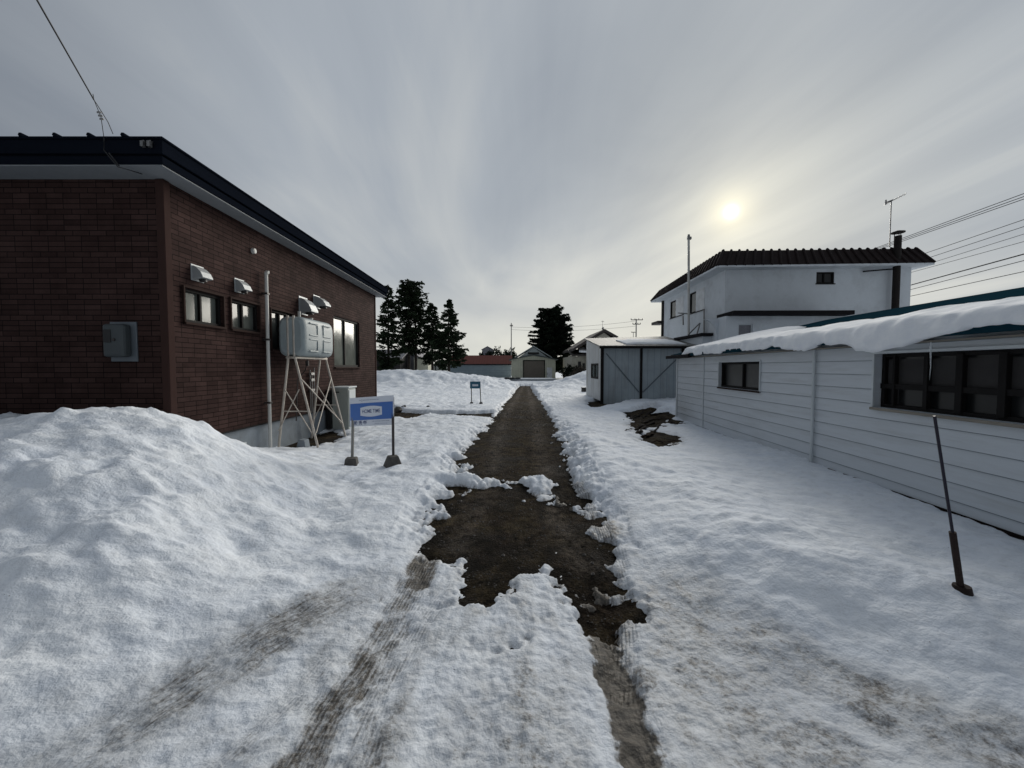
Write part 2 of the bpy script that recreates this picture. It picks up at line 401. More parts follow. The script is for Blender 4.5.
CP = [  # terrain control points X, Y, z (top of the snow)
 (-4.76,4.8,1.20),(-6.1,4.8,1.02),(-5.4,4.8,1.12),(-3.98,4.8,.97),(-3.6,4.9,.76),(-8,4.8,1.05),(-11,4.8,1.0),(-16,4.8,.9),
 (-4.9,5.6,1.0),(-6,5.6,.98),(-9,5.6,.95),(-5.2,5.3,1.12),(-4.88,6.5,.47),(-4.88,7.2,.22),(-4.86,8.2,.03),(-4.9,10,.04),(-4.9,14,.10),
 (-3.6,3.5,.74),(-2.9,2.8,.34),(-4.5,3.5,.86),(-6,3.5,.86),(-4.5,2.5,.46),(-3.5,2.0,.17),(-6,2,.42),(-8,2.4,.55),(-3,4.2,.50),(-2.4,4.2,.24),
 (-2.6,5.4,.18),(-2,3.4,.07),(-3.5,6.2,.24),(-2.35,1.85,.0),(-1.6,2.6,.02),(-1.3,3.5,.03),(-1.1,4.5,.10),(-1.25,5.5,.17),(-3,1,.0),(-5,.5,.1),(-9,0,.2),
 (-2,6.5,.08),(-2.8,7,.05),(-3.8,8,.04),(-1.15,7,.17),(-3,10,.08),(-1.2,10,.13),(-3,13,.12),(-1.2,13,.12),(-2.2,8.8,.12),
 (0,2,-.0),(0,3,.0),(0,5,.03),(0,8,.03),(0,12,.03),(0,1,0),(-1,1.5,0),(1,1.5,.0),(.3,20,.03),(.8,30,.03),(1,40,.03),
 (1.05,3.6,.04),(1.3,4.6,.09),(1.45,6,.24),(1.45,8,.24),(2.1,2.35,.02),(1.5,2.9,.03),(2.0,3.6,.25),(2.3,2.85,.22),(3.0,2.35,.17),(2.25,4.7,.24),(2.1,6.5,.23),(3.45,3.05,.12),(3,4.5,.13),(3.6,6,.04),(3.3,8,.05),(4.4,6,.07),
 (4.88,2.4,.03),(4.93,3.5,.0),(5.02,5,.02),(5.12,6.6,.07),(4.6,3.5,.07),(4.7,5,.08),(5.1,7.4,.10),(5.2,9,.03),(5.4,12,-.04),(3.0,1.95,.05),(3.9,2.2,.13),(4.5,1.2,.1),(2.6,1.2,.02),(6,0,.1),(5.2,2,.1),(3,10,.08),(1.6,11,.16),(4,12,.03),
 (2.5,14,.12),(4.8,15,.1),(6,16,.22),(8,17,.3),(1.7,18,.12),(3.4,19,.08),(2.2,24,.2),(5,24,.3),(2.6,30,.3),(5.8,31,1.5),(7.5,33,1.6),(4.3,33,.8),(3.2,36,.3),(9,28,.8),
 (-2,16,.12),(-5,17,.2),(-9,17,.3),(-15,17,.5),(-2,22,.15),(-5,24,.3),(-9,25,.4),(-14,25,.5),(-2,28,.35),(-5,29,.8),(-9,29,.8),(-14,29,.9),
 (-9.6,32,1.48),(-7.5,32,1.42),(-5.2,32,1.45),(-3.4,32,1.15),(-1.6,32.5,.95),(-13,32,1.5),(-20,32,1.5),(-.4,33,.4),(-9,36,.9),(-5,36,.8),(-2,37,.7),(-14,37,.9),
 (-8,45,.3),(-2,46,.2),(3,54,.12),(9,50,.2),(16,40,.3),(-20,50,.2),(14,17,.2),(20,20,.2),(14,5,.1),(14,25,.2),(-15,10,.2),(-16,5,.8),
 (-60,60,0),(60,60,0),(0,90,0),(-60,0,0),(60,0,0),(0,-20,0),(-200,200,0),(200,200,0),(0,300,0),(-200,-50,0),(200,-50,0),(-30,90,0),(30,90,0)]
cpA = np.array(CP, float)
def rbf_setup():
    d = np.hypot(cpA[:, None, 0] - cpA[None, :, 0], cpA[:, None, 1] - cpA[None, :, 1])
    n = len(cpA); K = np.sqrt(d * d + .12); A = np.zeros((n + 1, n + 1)); A[:n, :n] = K - np.eye(n) * .02; A[:n, n] = 1; A[n, :n] = 1
    b = np.zeros(n + 1); b[:n] = cpA[:, 2]; return np.linalg.solve(A, b)
RW = rbf_setup()
def base_z(X, Y):
    z = np.full(X.shape, RW[-1])
    for (x, y, _), w in zip(cpA, RW[:-1]): z = z + w * np.sqrt((X - x) ** 2 + (Y - y) ** 2 + .12)
    far = sstep(70, 140, np.hypot(X, Y)); return z * (1 - far)

lane_far = gp([(519,386),(507,402),(497,415),(484,432),(472,446),(463,462),(464,474),(480,479),(500,480),(512,482),(526,478),(551,480),(571,476),(565,462),(560,445),(556,430),(546,410),(537,398),(530,386)])
lane_near = gp([(478,485),(460,489),(450,500),(440,515),(429,540),(428,553),(440,560),(450,566),(460,560),(470,556),(474,566),(462,582),(466,596),(480,612),(496,616),(512,606),(518,597),(512,588),(524,574),(545,568),(558,574),(568,584),(580,598),(590,616),(600,628),(611,622),(612,600),(606,588),(603,567),(596,545),(588,520),(578,500),(572,480),(565,470),(555,478),(551,498),(528,500),(520,484),(505,486)])
bares = [
 (lane_far, 1.0), (lane_near, 1.0),
 (gp([(392,410),(404,413),(430,414),(470,414),(494,413),(490,419),(460,418),(430,416),(408,420),(392,419)]), .6),
 (gp([(588,402),(600,401),(615,402),(625,400),(622,405),(606,408),(596,410),(588,408)]), .6),
 (gp([(623,413),(634,411),(652,407),(660,410),(650,414),(668,412),(676,416),(664,420),(658,426),(646,427),(638,430),(628,427),(636,421)]), .6),
 (gp([(640,434),(655,430),(680,436),(672,444),(658,447),(646,441)]), .6),
 (gp([(668,418),(680,420),(680,424),(670,422)]), .6),
 (gp([(262,449),(296,446),(318,446),(345,436),(330,432),(290,440)]), .5),
]
snow_bits = [G(x, y).xy.to_tuple() + (r,) for x, y, r in ((489,500,.07),(502,524,.04),(556,550,.07),(507,562,.035),(541,490,.22),(537,484,.2),(544,497,.16),(478,560,.05),(536,452,.03),(496,505,.04),(530,600,.05))]

_r = random.Random(5)
for _k in range(46): _p = G(_r.uniform(425, 605), _r.uniform(480, 605)); snow_bits.append((_p.x, _p.y, _r.uniform(.01, .045)))
tracks = [  # pts, half width, dirt, slush, tread, depth
 (smooth_line(gp([(560,490),(572,530),(583,560),(592,590),(602,625),(614,665),(628,715),(650,790)])), .095, 1.05, .5, .8, .03),
 (smooth_line(gp([(440,535),(430,553),(412,585),(385,630),(355,675),(330,715),(295,785)])), .12, .67, .6, .7, .018),
 (smooth_line(gp([(462,575),(436,600),(405,645),(380,700),(345,785)])), .08, .5, .4, .6, .010),
 (smooth_line(gp([(400,570),(350,596),(300,622),(245,652),(185,690),(100,738),(0,790)])), .22, .44, .8, .3, .010),
 (smooth_line(gp([(370,620),(335,655),(292,700),(215,770)])), .08, .46, .4, .6, .008),
 (smooth_line(gp([(560,470),(576,490),(593,512),(608,545),(619,585),(624,630),(622,680)])), .09, .46, .95, 1, .03),
 (smooth_line(gp([(680,596),(740,628),(800,660),(860,692),(930,720),(1010,748)])), .22, .45, .9, 0, .012),
 (smooth_line(gp([(640,560),(680,620),(740,690),(800,770)])), .42, .36, .9, 0, .005),
 (smooth_line(gp([(500,650),(505,700),(510,780)])), .35, .34, .6, 0, .0),
]

def make_ground():
    xs = .9 * np.sinh(np.linspace(-6.6, 6.6, 1060))
    ys = [-60, -30, -15, -8, -4, -2, -1, -.4, 0, .3, .6]; y = .8
    while y < 60: ys.append(y); y *= 1.0065
    while y < 900: ys.append(y); y *= 1.04
    ys = np.array(ys); X, Y = np.meshgrid(xs, ys)
    z = base_z(X, Y)
    near = 1 - sstep(18, 45, np.hypot(X, Y))
    fl = 1 - .65 * np.exp(-((X - .0) / 1.3) ** 2) * (1 - sstep(20, 40, Y))       # the lane and its verges are flatter
    bank = sstep(.05, .5, z)
    z += (.055 * fbm(X, Y, 1.1, 3, 3) + .045 * bank * fbm(X, Y, .55, 3, 5)) * fl
    fanp = gp([(452,500),(400,545),(330,600),(200,655),(60,705),(-250,800),(-900,1500),(1900,1500),(1500,830),(1010,735),(880,690),(760,640),(700,590),(660,550),(628,512),(585,478)])
    fan = sstep(-.12, .35, poly_sd(X + .25 * fbm(X, Y, .8, 3, 151), Y + .2 * fbm(X, Y, .8, 3, 153), fanp))
    gpx, gpy = G(512, 470).xy; rad_ = np.hypot(X - gpx, Y - gpy); th_ = np.arctan2(X - gpx, gpy - Y)
    streak = fbm(th_ * 14, rad_ * .9, 1.0, 5, 161, .62)
    quiet = 1 - .6 * np.exp(-((X - 3.9) / .9) ** 2) * sstep(3, 5, Y)
    drive = 1 - .85 * fan; fl = fl * quiet * drive
    rid = 1 - 2 * np.abs(fbm(X, Y, .42, 2, 21))
    z += .026 * rid * fl * near + .028 * fbm(X, Y, .16, 4, 9, .6) * (.2 + .8 * fl) * (1 - .55 * fan) * near
    lump = np.clip(fbm(X, Y, .3, 2, 31) - .12, 0, 1); z += .10 * lump * near * fl * (.4 + bank)
    z += bank * near * (.02 * (1 - 2 * np.abs(fbm(X, Y, .27, 3, 171, .6))) + .022 * fbm(X, Y, .09, 3, 173, .6)) * (X < 0)
    z += sstep(24, 30, Y) * (1 - sstep(36, 44, Y)) * (.25 * fbm(X, Y, 1.6, 4, 41, .6))
    # small hollows and pits in the near heap
    for px, py, Yd, r, dp in ((237, 535, 3.35, .10, .09), (50, 590, 2.9, .10, .08), (262, 540, 3.2, .16, .05), (225, 528, 3.6, .22, .05), (330, 470, 5.3, .3, .06), (300,500,4.2,.25,.06)):
        c = at(px, py, Yd); z -= dp * np.exp(-((X - c.x) ** 2 + (Y - c.y) ** 2) / (2 * r * r))
    c = G(402, 462); z -= .07 * np.exp(-((X - c.x - .15) ** 2 + (Y - c.y) ** 2) / .05)
    for mx, my, mh, mr in ((3.3,3.1,.06,.07),):   # melt hollow round the leaning rod
        z -= 0
    # tracks
    dirt = np.zeros(X.shape); slush = np.zeros(X.shape); tread = np.zeros(X.shape); TS = np.zeros(X.shape); TT = np.zeros(X.shape)
    for pts, hw, dm, sl, tr, dep in tracks:
        d, s, t = line_dist(X, Y, pts); m = 1 - sstep(hw * .55, hw * 1.55, d + .07 * fbm(X, Y, .2, 4, 61, .65))
        endf = sstep(-.05, .5, s)
        m = m * endf
        patch = .97 + .55 * fbm(X, Y, .42, 4, 77, .65)
        dd = m * dm * np.clip(patch if dm < .8 else patch * .4 + .75, 0, 1.3)
        up = dd > dirt; dirt = np.maximum(dirt, dd); slush = np.maximum(slush, m * sl)
        tm = m * tr; upd = tm > tread; tread = np.where(upd, tm, tread); TS = np.where(upd, s, TS); TT = np.where(upd, t, TT)
        z -= dep * m
    # general wear in the turning area in front
    wear = fan; rough_ = fan
    slush = np.maximum(slush, wear * np.clip(.42 + .9 * fbm(X, Y, .3, 4, 91, .65) + .9 * streak, 0, 1))
    dirt = np.maximum(dirt, wear * np.clip(.9 * fbm(X, Y, .45, 4, 93, .6) + 1.1 * streak + .20, 0, 1) * .62)
    z += rough_ * (.011 * fbm(X, Y, .06, 3, 95, .75) + .022 * streak)
    c = at(281, 565, 3.0); g_ = np.exp(-((X - c.x) ** 2 + (Y - c.y) ** 2) / .004); dirt = np.maximum(dirt, .3 * g_)
    # bare ground
    wx = X + .10 * fbm(X, Y, .45, 4, 101, .6); wy = Y + .16 * fbm(X, Y, .45, 4, 105, .6)
    bare = np.full(X.shape, -1e3)
    for poly, k in bares:
        a = X + (wx - X) * k; b = Y + (wy - Y) * k; bare = np.maximum(bare, poly_sd(a, b, poly))
    nearf = 1 - sstep(9, 16, Y)
    e1 = fbm(X, Y, .30, 5, 115, .62); bare = bare + (.30 * e1 + .11 * fbm(X, Y, .10, 3, 181, .6)) * (np.abs(bare) < .4) * (.35 + .65 * nearf) - .02
    for (sx_, sy_, r) in snow_bits:
        d = np.hypot(X - sx_, (Y - sy_) * .8) + .09 * fbm(X, Y, .12, 3, 111); bare = np.minimum(bare, d - r)
    crumbs = fbm(X, Y, .11, 3, 117, .6); bare = np.where((bare > 0) & (bare < .42) & (dirt < .3) & (crumbs > .36 + bare * .45 + (1 - nearf)), -.03, bare)
    edge = np.exp(-(bare / .15) ** 2) * (bare < 0); dirt = np.maximum(dirt, .78 * edge * nearf * np.clip(.7 + 1.2 * fbm(X, Y, .3, 3, 119), 0, 1.1)); slush = np.maximum(slush, .6 * edge)
    tap = .10 + .90 * sstep(-.03, .6, -bare); z = np.where(z > 0, z * (tap * nearf + (1 - nearf)), z)
    zfull = z.copy()
    k = sstep(-.22, .07, bare)
    z = z * (1 - k) + np.minimum(-.05, z - .07) * k
    # the lane surface below
    dz = .020 * fbm(X, Y, .5, 4, 121, .6) + .020 * fbm(X, Y, .09, 3, 125, .7) * (1 - sstep(12, 22, Y))
    zd = np.minimum(dz + sstep(10, 18, np.abs(X)) * -.3, zfull - .035)
    return X, Y, z, zd, dirt, slush, tread, TS, TT, bare

def grid_mesh(name, X, Y, Z, mt, attrs=()):
    r, c = X.shape; idx = np.arange(r * c).reshape(r, c)
    q = np.stack([idx[:-1, :-1], idx[:-1, 1:], idx[1:, 1:], idx[1:, :-1]], -1).reshape(-1, 4)
    me = bpy.data.meshes.new(name); me.vertices.add(r * c); me.vertices.foreach_set('co', np.stack([X, Y, Z], -1).astype('f').ravel())
    me.loops.add(q.size); me.loops.foreach_set('vertex_index', q.ravel().astype('i'))
    me.polygons.add(len(q)); me.polygons.foreach_set('loop_start', np.arange(0, q.size, 4, dtype='i')); me.polygons.foreach_set('use_smooth', np.ones(len(q), bool))
    me.update(calc_edges=True)
    for an, A in attrs:
        at_ = me.attributes.new(an, 'FLOAT', 'POINT'); at_.data.foreach_set('value', A.astype('f').ravel())
    me.materials.append(mt); o = bpy.data.objects.new(name, me); C.objects.link(o); return o

def snow_mat():
    m, nt, b = new_mat('old_snow')
    tc, h, n1, n2 = snow_group(nt, b, None)
    A = lambda n: N(nt, 'ShaderNodeAttribute', attribute_name=n).outputs['Fac']
    dirt, slush, tread, S, T = A('dirt'), A('slush'), A('tread'), A('track_s'), A('track_t')
    n0 = N(nt, 'ShaderNodeTexNoise', Scale=1.6, Detail=7.0, Roughness=.65); L(nt, tc.outputs['Object'], n0.inputs['Vector'])
    nf = N(nt, 'ShaderNodeTexNoise', Scale=38.0, Detail=6.0, Roughness=.75); L(nt, tc.outputs['Object'], nf.inputs['Vector'])
    nm = N(nt, 'ShaderNodeTexNoise', Scale=9.0, Detail=6.0, Roughness=.7); L(nt, tc.outputs['Object'], nm.inputs['Vector'])
    col = ramp(nt, n0.outputs[0], [(.3, (.70, .755, .84)), (.7, (.86, .895, .935))]).outputs[0]
    # thin grime in old snow
    gr = ramp(nt, nm.outputs[0], [(.50, 0.0), (.72, .40)]).outputs[0]
    col = mixc(nt, gr, col, (.50, .52, .55))
    # wet grey slush
    sf = math_(nt, 'MULTIPLY', slush, ramp(nt, nm.outputs[0], [(.35, .25), (.62, 1.0)]).outputs[0])
    col = mixc(nt, math_(nt, 'MULTIPLY', sf, .70), col, (.28, .295, .31))
    # tread pattern
    ty = math_(nt, 'SINE', math_(nt, 'MULTIPLY', S, 210.0)); tx = math_(nt, 'SINE', math_(nt, 'MULTIPLY', T, 260.0))
    tp = math_(nt, 'MULTIPLY', math_(nt, 'MULTIPLY', math_(nt, 'ADD', math_(nt, 'MULTIPLY', ty, .3), tx), tread), ramp(nt, nm.outputs[0], [(.42, .0), (.6, 1.0)]).outputs[0])
    # soil: noise-broken threshold
    nn = math_(nt, 'ADD', math_(nt, 'MULTIPLY', nf.outputs[0], .55), math_(nt, 'MULTIPLY', nm.outputs[0], .45))
    st_ = N(nt, 'ShaderNodeCombineXYZ'); L(nt, math_(nt, 'MULTIPLY', S, 6.0), st_.inputs[0]); L(nt, math_(nt, 'MULTIPLY', T, 42.0), st_.inputs[1])
    ns = N(nt, 'ShaderNodeTexNoise', Scale=1.0, Detail=7.0, Roughness=.75); L(nt, st_.outputs[0], ns.inputs['Vector'])
    onT = ramp(nt, tread, [(.05, 0.0), (.3, .75)]).outputs[0]
    nmx = nt.nodes.new('ShaderNodeMix'); L(nt, onT, nmx.inputs[0]); L(nt, nn, nmx.inputs[2]); L(nt, math_(nt, 'ADD', math_(nt, 'MULTIPLY', ns.outputs[0], .65), math_(nt, 'MULTIPLY', nf.outputs[0], .35)), nmx.inputs[3])
    nn = math_(nt, 'ADD', nmx.outputs[0], math_(nt, 'MULTIPLY', tp, .014))
    v = math_(nt, 'ADD', math_(nt, 'SUBTRACT', nn, .725), math_(nt, 'MULTIPLY', dirt, .52))
    df = N(nt, 'ShaderNodeMapRange'); df.inputs['From Min'].default_value = 0; df.inputs['From Max'].default_value = .16; L(nt, v, df.inputs['Value'])
    soil = ramp(nt, n1.outputs[0], [(.3, (.025, .020, .014)), (.7, (.10, .082, .06))]).outputs[0]
    haz = math_(nt, 'MULTIPLY', dirt, .42); col = mixc(nt, haz, col, (.24, .225, .205))
    col = mixc(nt, math_(nt, 'MULTIPLY', df.outputs[0], .92), col, soil)
    # specks
    vo = N(nt, 'ShaderNodeTexVoronoi', Scale=9.0); L(nt, tc.outputs['Object'], vo.inputs['Vector'])
    spk = math_(nt, 'LESS_THAN', vo.outputs['Distance'], .035); col = mixc(nt, math_(nt, 'MULTIPLY', spk, .7), col, (.08, .07, .06))
    L(nt, col, b.inputs['Base Color'])
    L(nt, ramp(nt, sf, [(0, .72), (1, .42)]).outputs[0], b.inputs['Roughness']); b.inputs['Specular IOR Level'].default_value = .25
    hh = math_(nt, 'ADD', h, math_(nt, 'MULTIPLY', tp, .09)); hh = math_(nt, 'ADD', hh, math_(nt, 'MULTIPLY', nf.outputs[0], .15))
    bp = N(nt, 'ShaderNodeBump', Strength=.85, Distance=.035); L(nt, hh, bp.inputs['Height']); L(nt, bp.outputs[0], b.inputs['Normal'])
    return m
def soil_mat():
    m, nt, b = new_mat('wet_gravel')
    tc = N(nt, 'ShaderNodeTexCoord')
    A = lambda n: N(nt, 'ShaderNodeAttribute', attribute_name=n).outputs['Fac']
    n1 = N(nt, 'ShaderNodeTexNoise', Scale=55.0, Detail=6.0, Roughness=.8); n2 = N(nt, 'ShaderNodeTexNoise', Scale=2.2, Detail=7.0, Roughness=.7)
    vo = N(nt, 'ShaderNodeTexVoronoi', Scale=42.0)
    for n in (n1, n2, vo): L(nt, tc.outputs['Object'], n.inputs['Vector'])
    c = ramp(nt, n1.outputs[0], [(.3, (.007, .005, .004)), (.7, (.042, .031, .022))]).outputs[0]
    g = ramp(nt, n2.outputs[0], [(.42, 0.0), (.60, .8)]).outputs[0]
    c = mixc(nt, g, c, (.052, .040, .022))
    n5 = N(nt, 'ShaderNodeTexNoise', Scale=1.1, Detail=7.0, Roughness=.7); mp5 = N(nt, 'ShaderNodeMapping'); mp5.inputs['Location'].default_value = (9, 4, 0); L(nt, tc.outputs['Object'], mp5.inputs[0]); L(nt, mp5.outputs[0], n5.inputs['Vector'])
    c = mixc(nt, ramp(nt, n5.outputs[0], [(.45, 0.0), (.6, .85)]).outputs[0], c, (.010, .008, .007))
    gv = mixc(nt, math_(nt, 'LESS_THAN', vo.outputs['Distance'], .32), c, vo.outputs['Color'], 'MIX')
    st = ramp(nt, vo.outputs['Color'], [(.0, (.012, .011, .010)), (1.0, (.075, .066, .056))]).outputs[0]
    stf = math_(nt, 'MULTIPLY', math_(nt, 'LESS_THAN', vo.outputs['Distance'], .3), .55)
    c = mixc(nt, stf, c, st)
    rut = A('rut'); c = mixc(nt, math_(nt, 'MULTIPLY', rut, .75), c, (.085, .072, .06))
    n6 = N(nt, 'ShaderNodeTexNoise', Scale=8.0, Detail=9.0, Roughness=.8); L(nt, tc.outputs['Object'], n6.inputs['Vector'])
    c = mixc(nt, 1.0, c, ramp(nt, n6.outputs[0], [(.38, .2), (.60, 2.8)]).outputs[0], 'MULTIPLY')
    c = mixc(nt, A('wet'), c, (.006, .005, .004))
    L(nt, c, b.inputs['Base Color']); L(nt, ramp(nt, n5.outputs[0], [(.45, .95), (.62, .7)]).outputs[0], b.inputs['Roughness']); b.inputs['Specular IOR Level'].default_value = .04
    h = math_(nt, 'ADD', n1.outputs[0], math_(nt, 'MULTIPLY', vo.outputs['Distance'], -.6))
    bp = N(nt, 'ShaderNodeBump', Strength=1.0, Distance=.05); L(nt, h, bp.inputs['Height']); L(nt, bp.outputs[0], b.inputs['Normal'])
    return m

X, Y, Z, ZD, DI, SL, TR, TS, TT, BA = make_ground()
sn = grid_mesh('snow_ground', X, Y, Z, snow_mat(), (('dirt', DI), ('slush', SL), ('tread', TR), ('track_s', TS), ('track_t', TT))); sn['kind'] = 'structure'
ci = np.where((X[0] > -7) & (X[0] < 9))[0]; ri = np.where((Y[:, 0] > .5) & (Y[:, 0] < 56))[0]
sl = (slice(ri[0], ri[-1] + 1), slice(ci[0], ci[-1] + 1))
rl = smooth_line(gp([(524,386),(512,405),(500,432),(494,462),(480,500),(455,545)])); rr = smooth_line(gp([(528,386),(532,405),(538,432),(545,470),(560,520),(583,560)]))
d1, _, _ = line_dist(X[sl], Y[sl], rl); d2, _, _ = line_dist(X[sl], Y[sl], rr)
RUT = np.exp(-(np.minimum(d1, d2) / .16) ** 2) * np.clip(.7 + fbm(X[sl], Y[sl], .6, 3, 131), 0, 1)
la = grid_mesh('gravel_lane', X[sl], Y[sl], ZD[sl], soil_mat(), (('rut', RUT), ('wet', .85 * np.exp(-np.clip(BA[sl], 0, 9) / .13) * np.clip(.55 + 1.6 * fbm(X[sl], Y[sl], .5, 4, 141), 0, 1)))); la['kind'] = 'structure'

def snow_z(x, y): 
    j = np.searchsorted(X[0], x); i = np.searchsorted(Y[:, 0], y); return float(max(Z[i, j], ZD[i, j]))

# stones and dead grass on the bare lane
def scatter():
    cand = 0; st = MB(); gr = MB(); xs0 = X[0]; ys0 = Y[:, 0]; n = 0; k = 0
    while n < 3800 and k < 200000:
        k += 1; y = 2.2 + 14 * random.random() ** 1.7; x = random.uniform(-1.6, 1.6)
        i = np.searchsorted(ys0, y); j = np.searchsorted(xs0, x)
        if BA[i, j] < .03: continue
        n += 1; z = ZD[i, j]; r = random.uniform(.003, .010) * (1 + .06 * y) * (2.2 if random.random() < .06 else 1)
        a = [random.uniform(.6, 1.2) for _ in range(6)]; t = random.random() * 6
        vs = [(x + r * a[q] * math.cos(t + q * 1.571), y + r * a[q] * math.sin(t + q * 1.571), z + r * .1) for q in range(4)] + [(x, y, z + r * a[4] * .8), (x, y, z - r * .4)]
        st.add(vs, [(0, 1, 4), (1, 2, 4), (2, 3, 4), (3, 0, 4), (1, 0, 5), (2, 1, 5), (3, 2, 5), (0, 3, 5)])
    n = k = 0
    while n < 9000 and k < 400000:
        k += 1; y = 2.4 + 5.5 * random.random(); x = random.uniform(-1.6, 1.2)
        i = np.searchsorted(ys0, y); j = np.searchsorted(xs0, x)
        if BA[i, j] < .0 or math.sin(x * 5 + 2 * math.sin(y * 3)) + random.uniform(-1, 1) < .1: continue
        n += 1; z = ZD[i, j] - .002; a = random.random() * 6.28; l = random.uniform(.008, .024); w = random.uniform(.001, .0022); q = random.random() * 6.28
        dx, dy = math.cos(a), math.sin(a)
        gr.add([(x - dy * w, y + dx * w, z), (x + dy * w, y - dx * w, z), (x + math.cos(q) * l * 1.2, y + math.sin(q) * l * 1.2, z + l * random.uniform(.1, .8))], [(0, 1, 2)])
    o = st.build('gravel_stones', M['stone']); tag(o, 'loose grey stones scattered over the bare muddy lane', 'gravel', kind='stuff')
    o = gr.build('dead_grass', M['grass']); tag(o, 'flattened dead grass on the near bare patch of the lane', 'grass', kind='stuff')
scatter()

# ------------------------------------------------------------------ brick house (left)
A0, B0 = -4.80, -.015                      # its side wall: X = A0 + B0*Y
YC, YF = 5.71, 14.78
xc, xf = A0 + B0 * YC, A0 + B0 * YF
bh = thing('brick_house', 'single storey house in dark red brown brick tile with navy flat roof', 'house', (xc, YC, 0))
def sh(px, py): p = hit(px, py, A0, B0); return p.y - YC, p.z
holes = []
for (xa, xb, yt, yb) in ((183, 221.5, 287, 321.5), (230, 258, 298.5, 328.5), (270, 292, 309, 349), (333.5, 359, 315, 367)):
    u0, z1 = sh(xa, yt); u1, _ = sh(xb, yt); _, z0 = sh(xa, yb); holes.append((u0, u1, z0, z1))
w = MB(); skin(w, (xc, YC), (B0, 1), (1, 0), 0, YF - YC, .6, 4.33, holes, .09)
skin(w, (xc, YC), (-1, 0), (0, -1), 0, 13, .6, 4.33)
w.quad((xf, YF, .6), (xf - 12, YF, .6), (xf - 12, YF, 4.33), (xf, YF, 4.33)); w.quad((-18, YC, .6), (-18, YF, .6), (-18, YF, 4.33), (-18, YC, 4.33))
w.build('wall', M['tile'], bh)
w = MB(); w.box(-17.9 - B0 * 10, xc - .04 - B0 * YC, YC + .04, YF - .03, -.4, .597, B0); w.build('foundation', M['concrete'], bh)
w = MB(); w.box(-17.9 - B0 * 10, A0 + .012, YC - .012, YF, .575, .599, B0); w.build('drip_edge', M['dark_frame'], bh)
w = MB(); w.obox((xc - .035, YC - .008, 2.46), (.055, 0, 0), (0, .02, 0), (0, 0, 1.865)); w.obox((xc + .006, YC + .026, 2.46), (.02, 0, 0), (0, .055, 0), (0, 0, 1.865))
w.build('corner_trim', M['trim_brown'], bh, bevel=.006)
w = MB(); w.obox((xf + .004, YF - .03, 2.46), (.016, 0, 0), (0, .04, 0), (0, 0, 1.865)); w.build('corner_trim', M['trim_brown'], bh, bevel=.004)
RY0, RY1 = YC - .40, YF + .42; RX = A0 + .34
def rbox(mb, dx, z0, z1, yy=0): mb.box(-18.3 + 2 * dx, RX - dx, RY0 + dx, RY1 - dx, z0, z1, B0)
w = MB(); w.box(-18.2, RX - .03, RY0 + .03, RY1 - .03, 4.333, 4.348, B0); w.build('soffit', M['soffit'], bh)
w = MB(); rbox(w, .015, 4.35, 4.45); rbox(w, .045, 4.45, 4.48); rbox(w, 0, 4.48, 4.655); rbox(w, -.02, 4.657, 4.685)
rf = w.build('roof', M['navy'], bh, bevel=.006)
w = MB()
for k in range(26):
    x = -5.02 - .44 * k
    w.tube([(x, RY0 - .03, 4.70), (x, RY1, 4.70)], .028, 6)
w.build('roof_seams', M['navy'], rf)
p = at(146, 146, RY0)
for dx in (0, .085):
    w = MB(); w.obox((p.x + dx, RY0 - .045, p.z), (.018, 0, 0), (0, .025, 0), (0, 0, .035)); w.obox((p.x + dx, RY0 - .02, p.z + .045), (.008, 0, 0), (0, .02, 0), (0, 0, .012)); w.build('cable_bracket', M['steel'], rf, bevel=.004)
for i, h in enumerate(holes):
    if i < 3: window(bh, (xc, YC), (B0, 1), (1, 0), h, M['dark_frame'], M['glass_pale'] if i != 2 else M['glass'], (.48,), fw=.045, casing=.03, cm=M['brown_frame'], sill_m=M['brown_frame'])
    else: window(bh, (xc, YC), (B0, 1), (1, 0), h, M['dark_frame'], M['glass_pale'], (.45,), fw=.06, recess=.06, casing=.0, sill_m=M['brown_frame'])
def hood(px, py, w_, h_, dep, root, nm='vent_hood'):
    p = hit(px, py, A0, B0); x, y, z = p
    m = MB(); prof = [(0, 0), (0, h_), (.03, h_), (dep * .45, h_ * .86), (dep * .8, h_ * .55), (dep, h_ * .18), (dep, .02)]
    m.prism([(x + a, y - w_ / 2, z - h_ / 2 + b) for a, b in prof], (0, w_, 0))
    m.obox((x + .006, y, z), (.006, 0, 0), (0, w_ * .58, 0), (0, 0, h_ * .62))
    o = m.build(nm, M['hood'], root, bevel=.006)
    q = MB(); q.tube([(x + dep * .55, y, z - h_ / 2 - .03), (x + dep * .55, y, z - h_ / 2 + .02)], dep * .3, 12); q.build('hood_outlet', M['black'], o)
hood(197, 273.5, .22, .2, .17, bh); hood(239, 286, .22, .2, .17, bh); hood(303, 306, .34, .34, .28, bh); hood(316.5, 302, .3, .26, .3, bh)
p = hit(252.6, 251, A0, B0)
m = MB(); m.tube([(p.x, p.y, p.z), (p.x + .05, p.y, p.z)], [.055, .045], 14); m.tube([(p.x + .05, p.y, p.z), (p.x + .056, p.y, p.z)], [.03, .03], 12); m.build('round_vent', M['white_pipe'], bh)
# conduits beside the tank
m = MB(); q1 = hit(308, 376, A0, B0)
for dy, h_ in ((0, .45), (.09, .38), (.2, .5)):
    m.tube([(q1.x + .05, q1.y + dy, q1.z - .9), (q1.x + .05, q1.y + dy, q1.z + h_ - .3)], .014, 8)
for dz in (-.1, .05, -.35): m.obox((q1.x + .06, q1.y + .07, q1.z + dz), (.03, 0, 0), (0, .08, 0), (0, 0, .03))
m.build('supply_pipes', M['steel'], bh, bevel=.003)
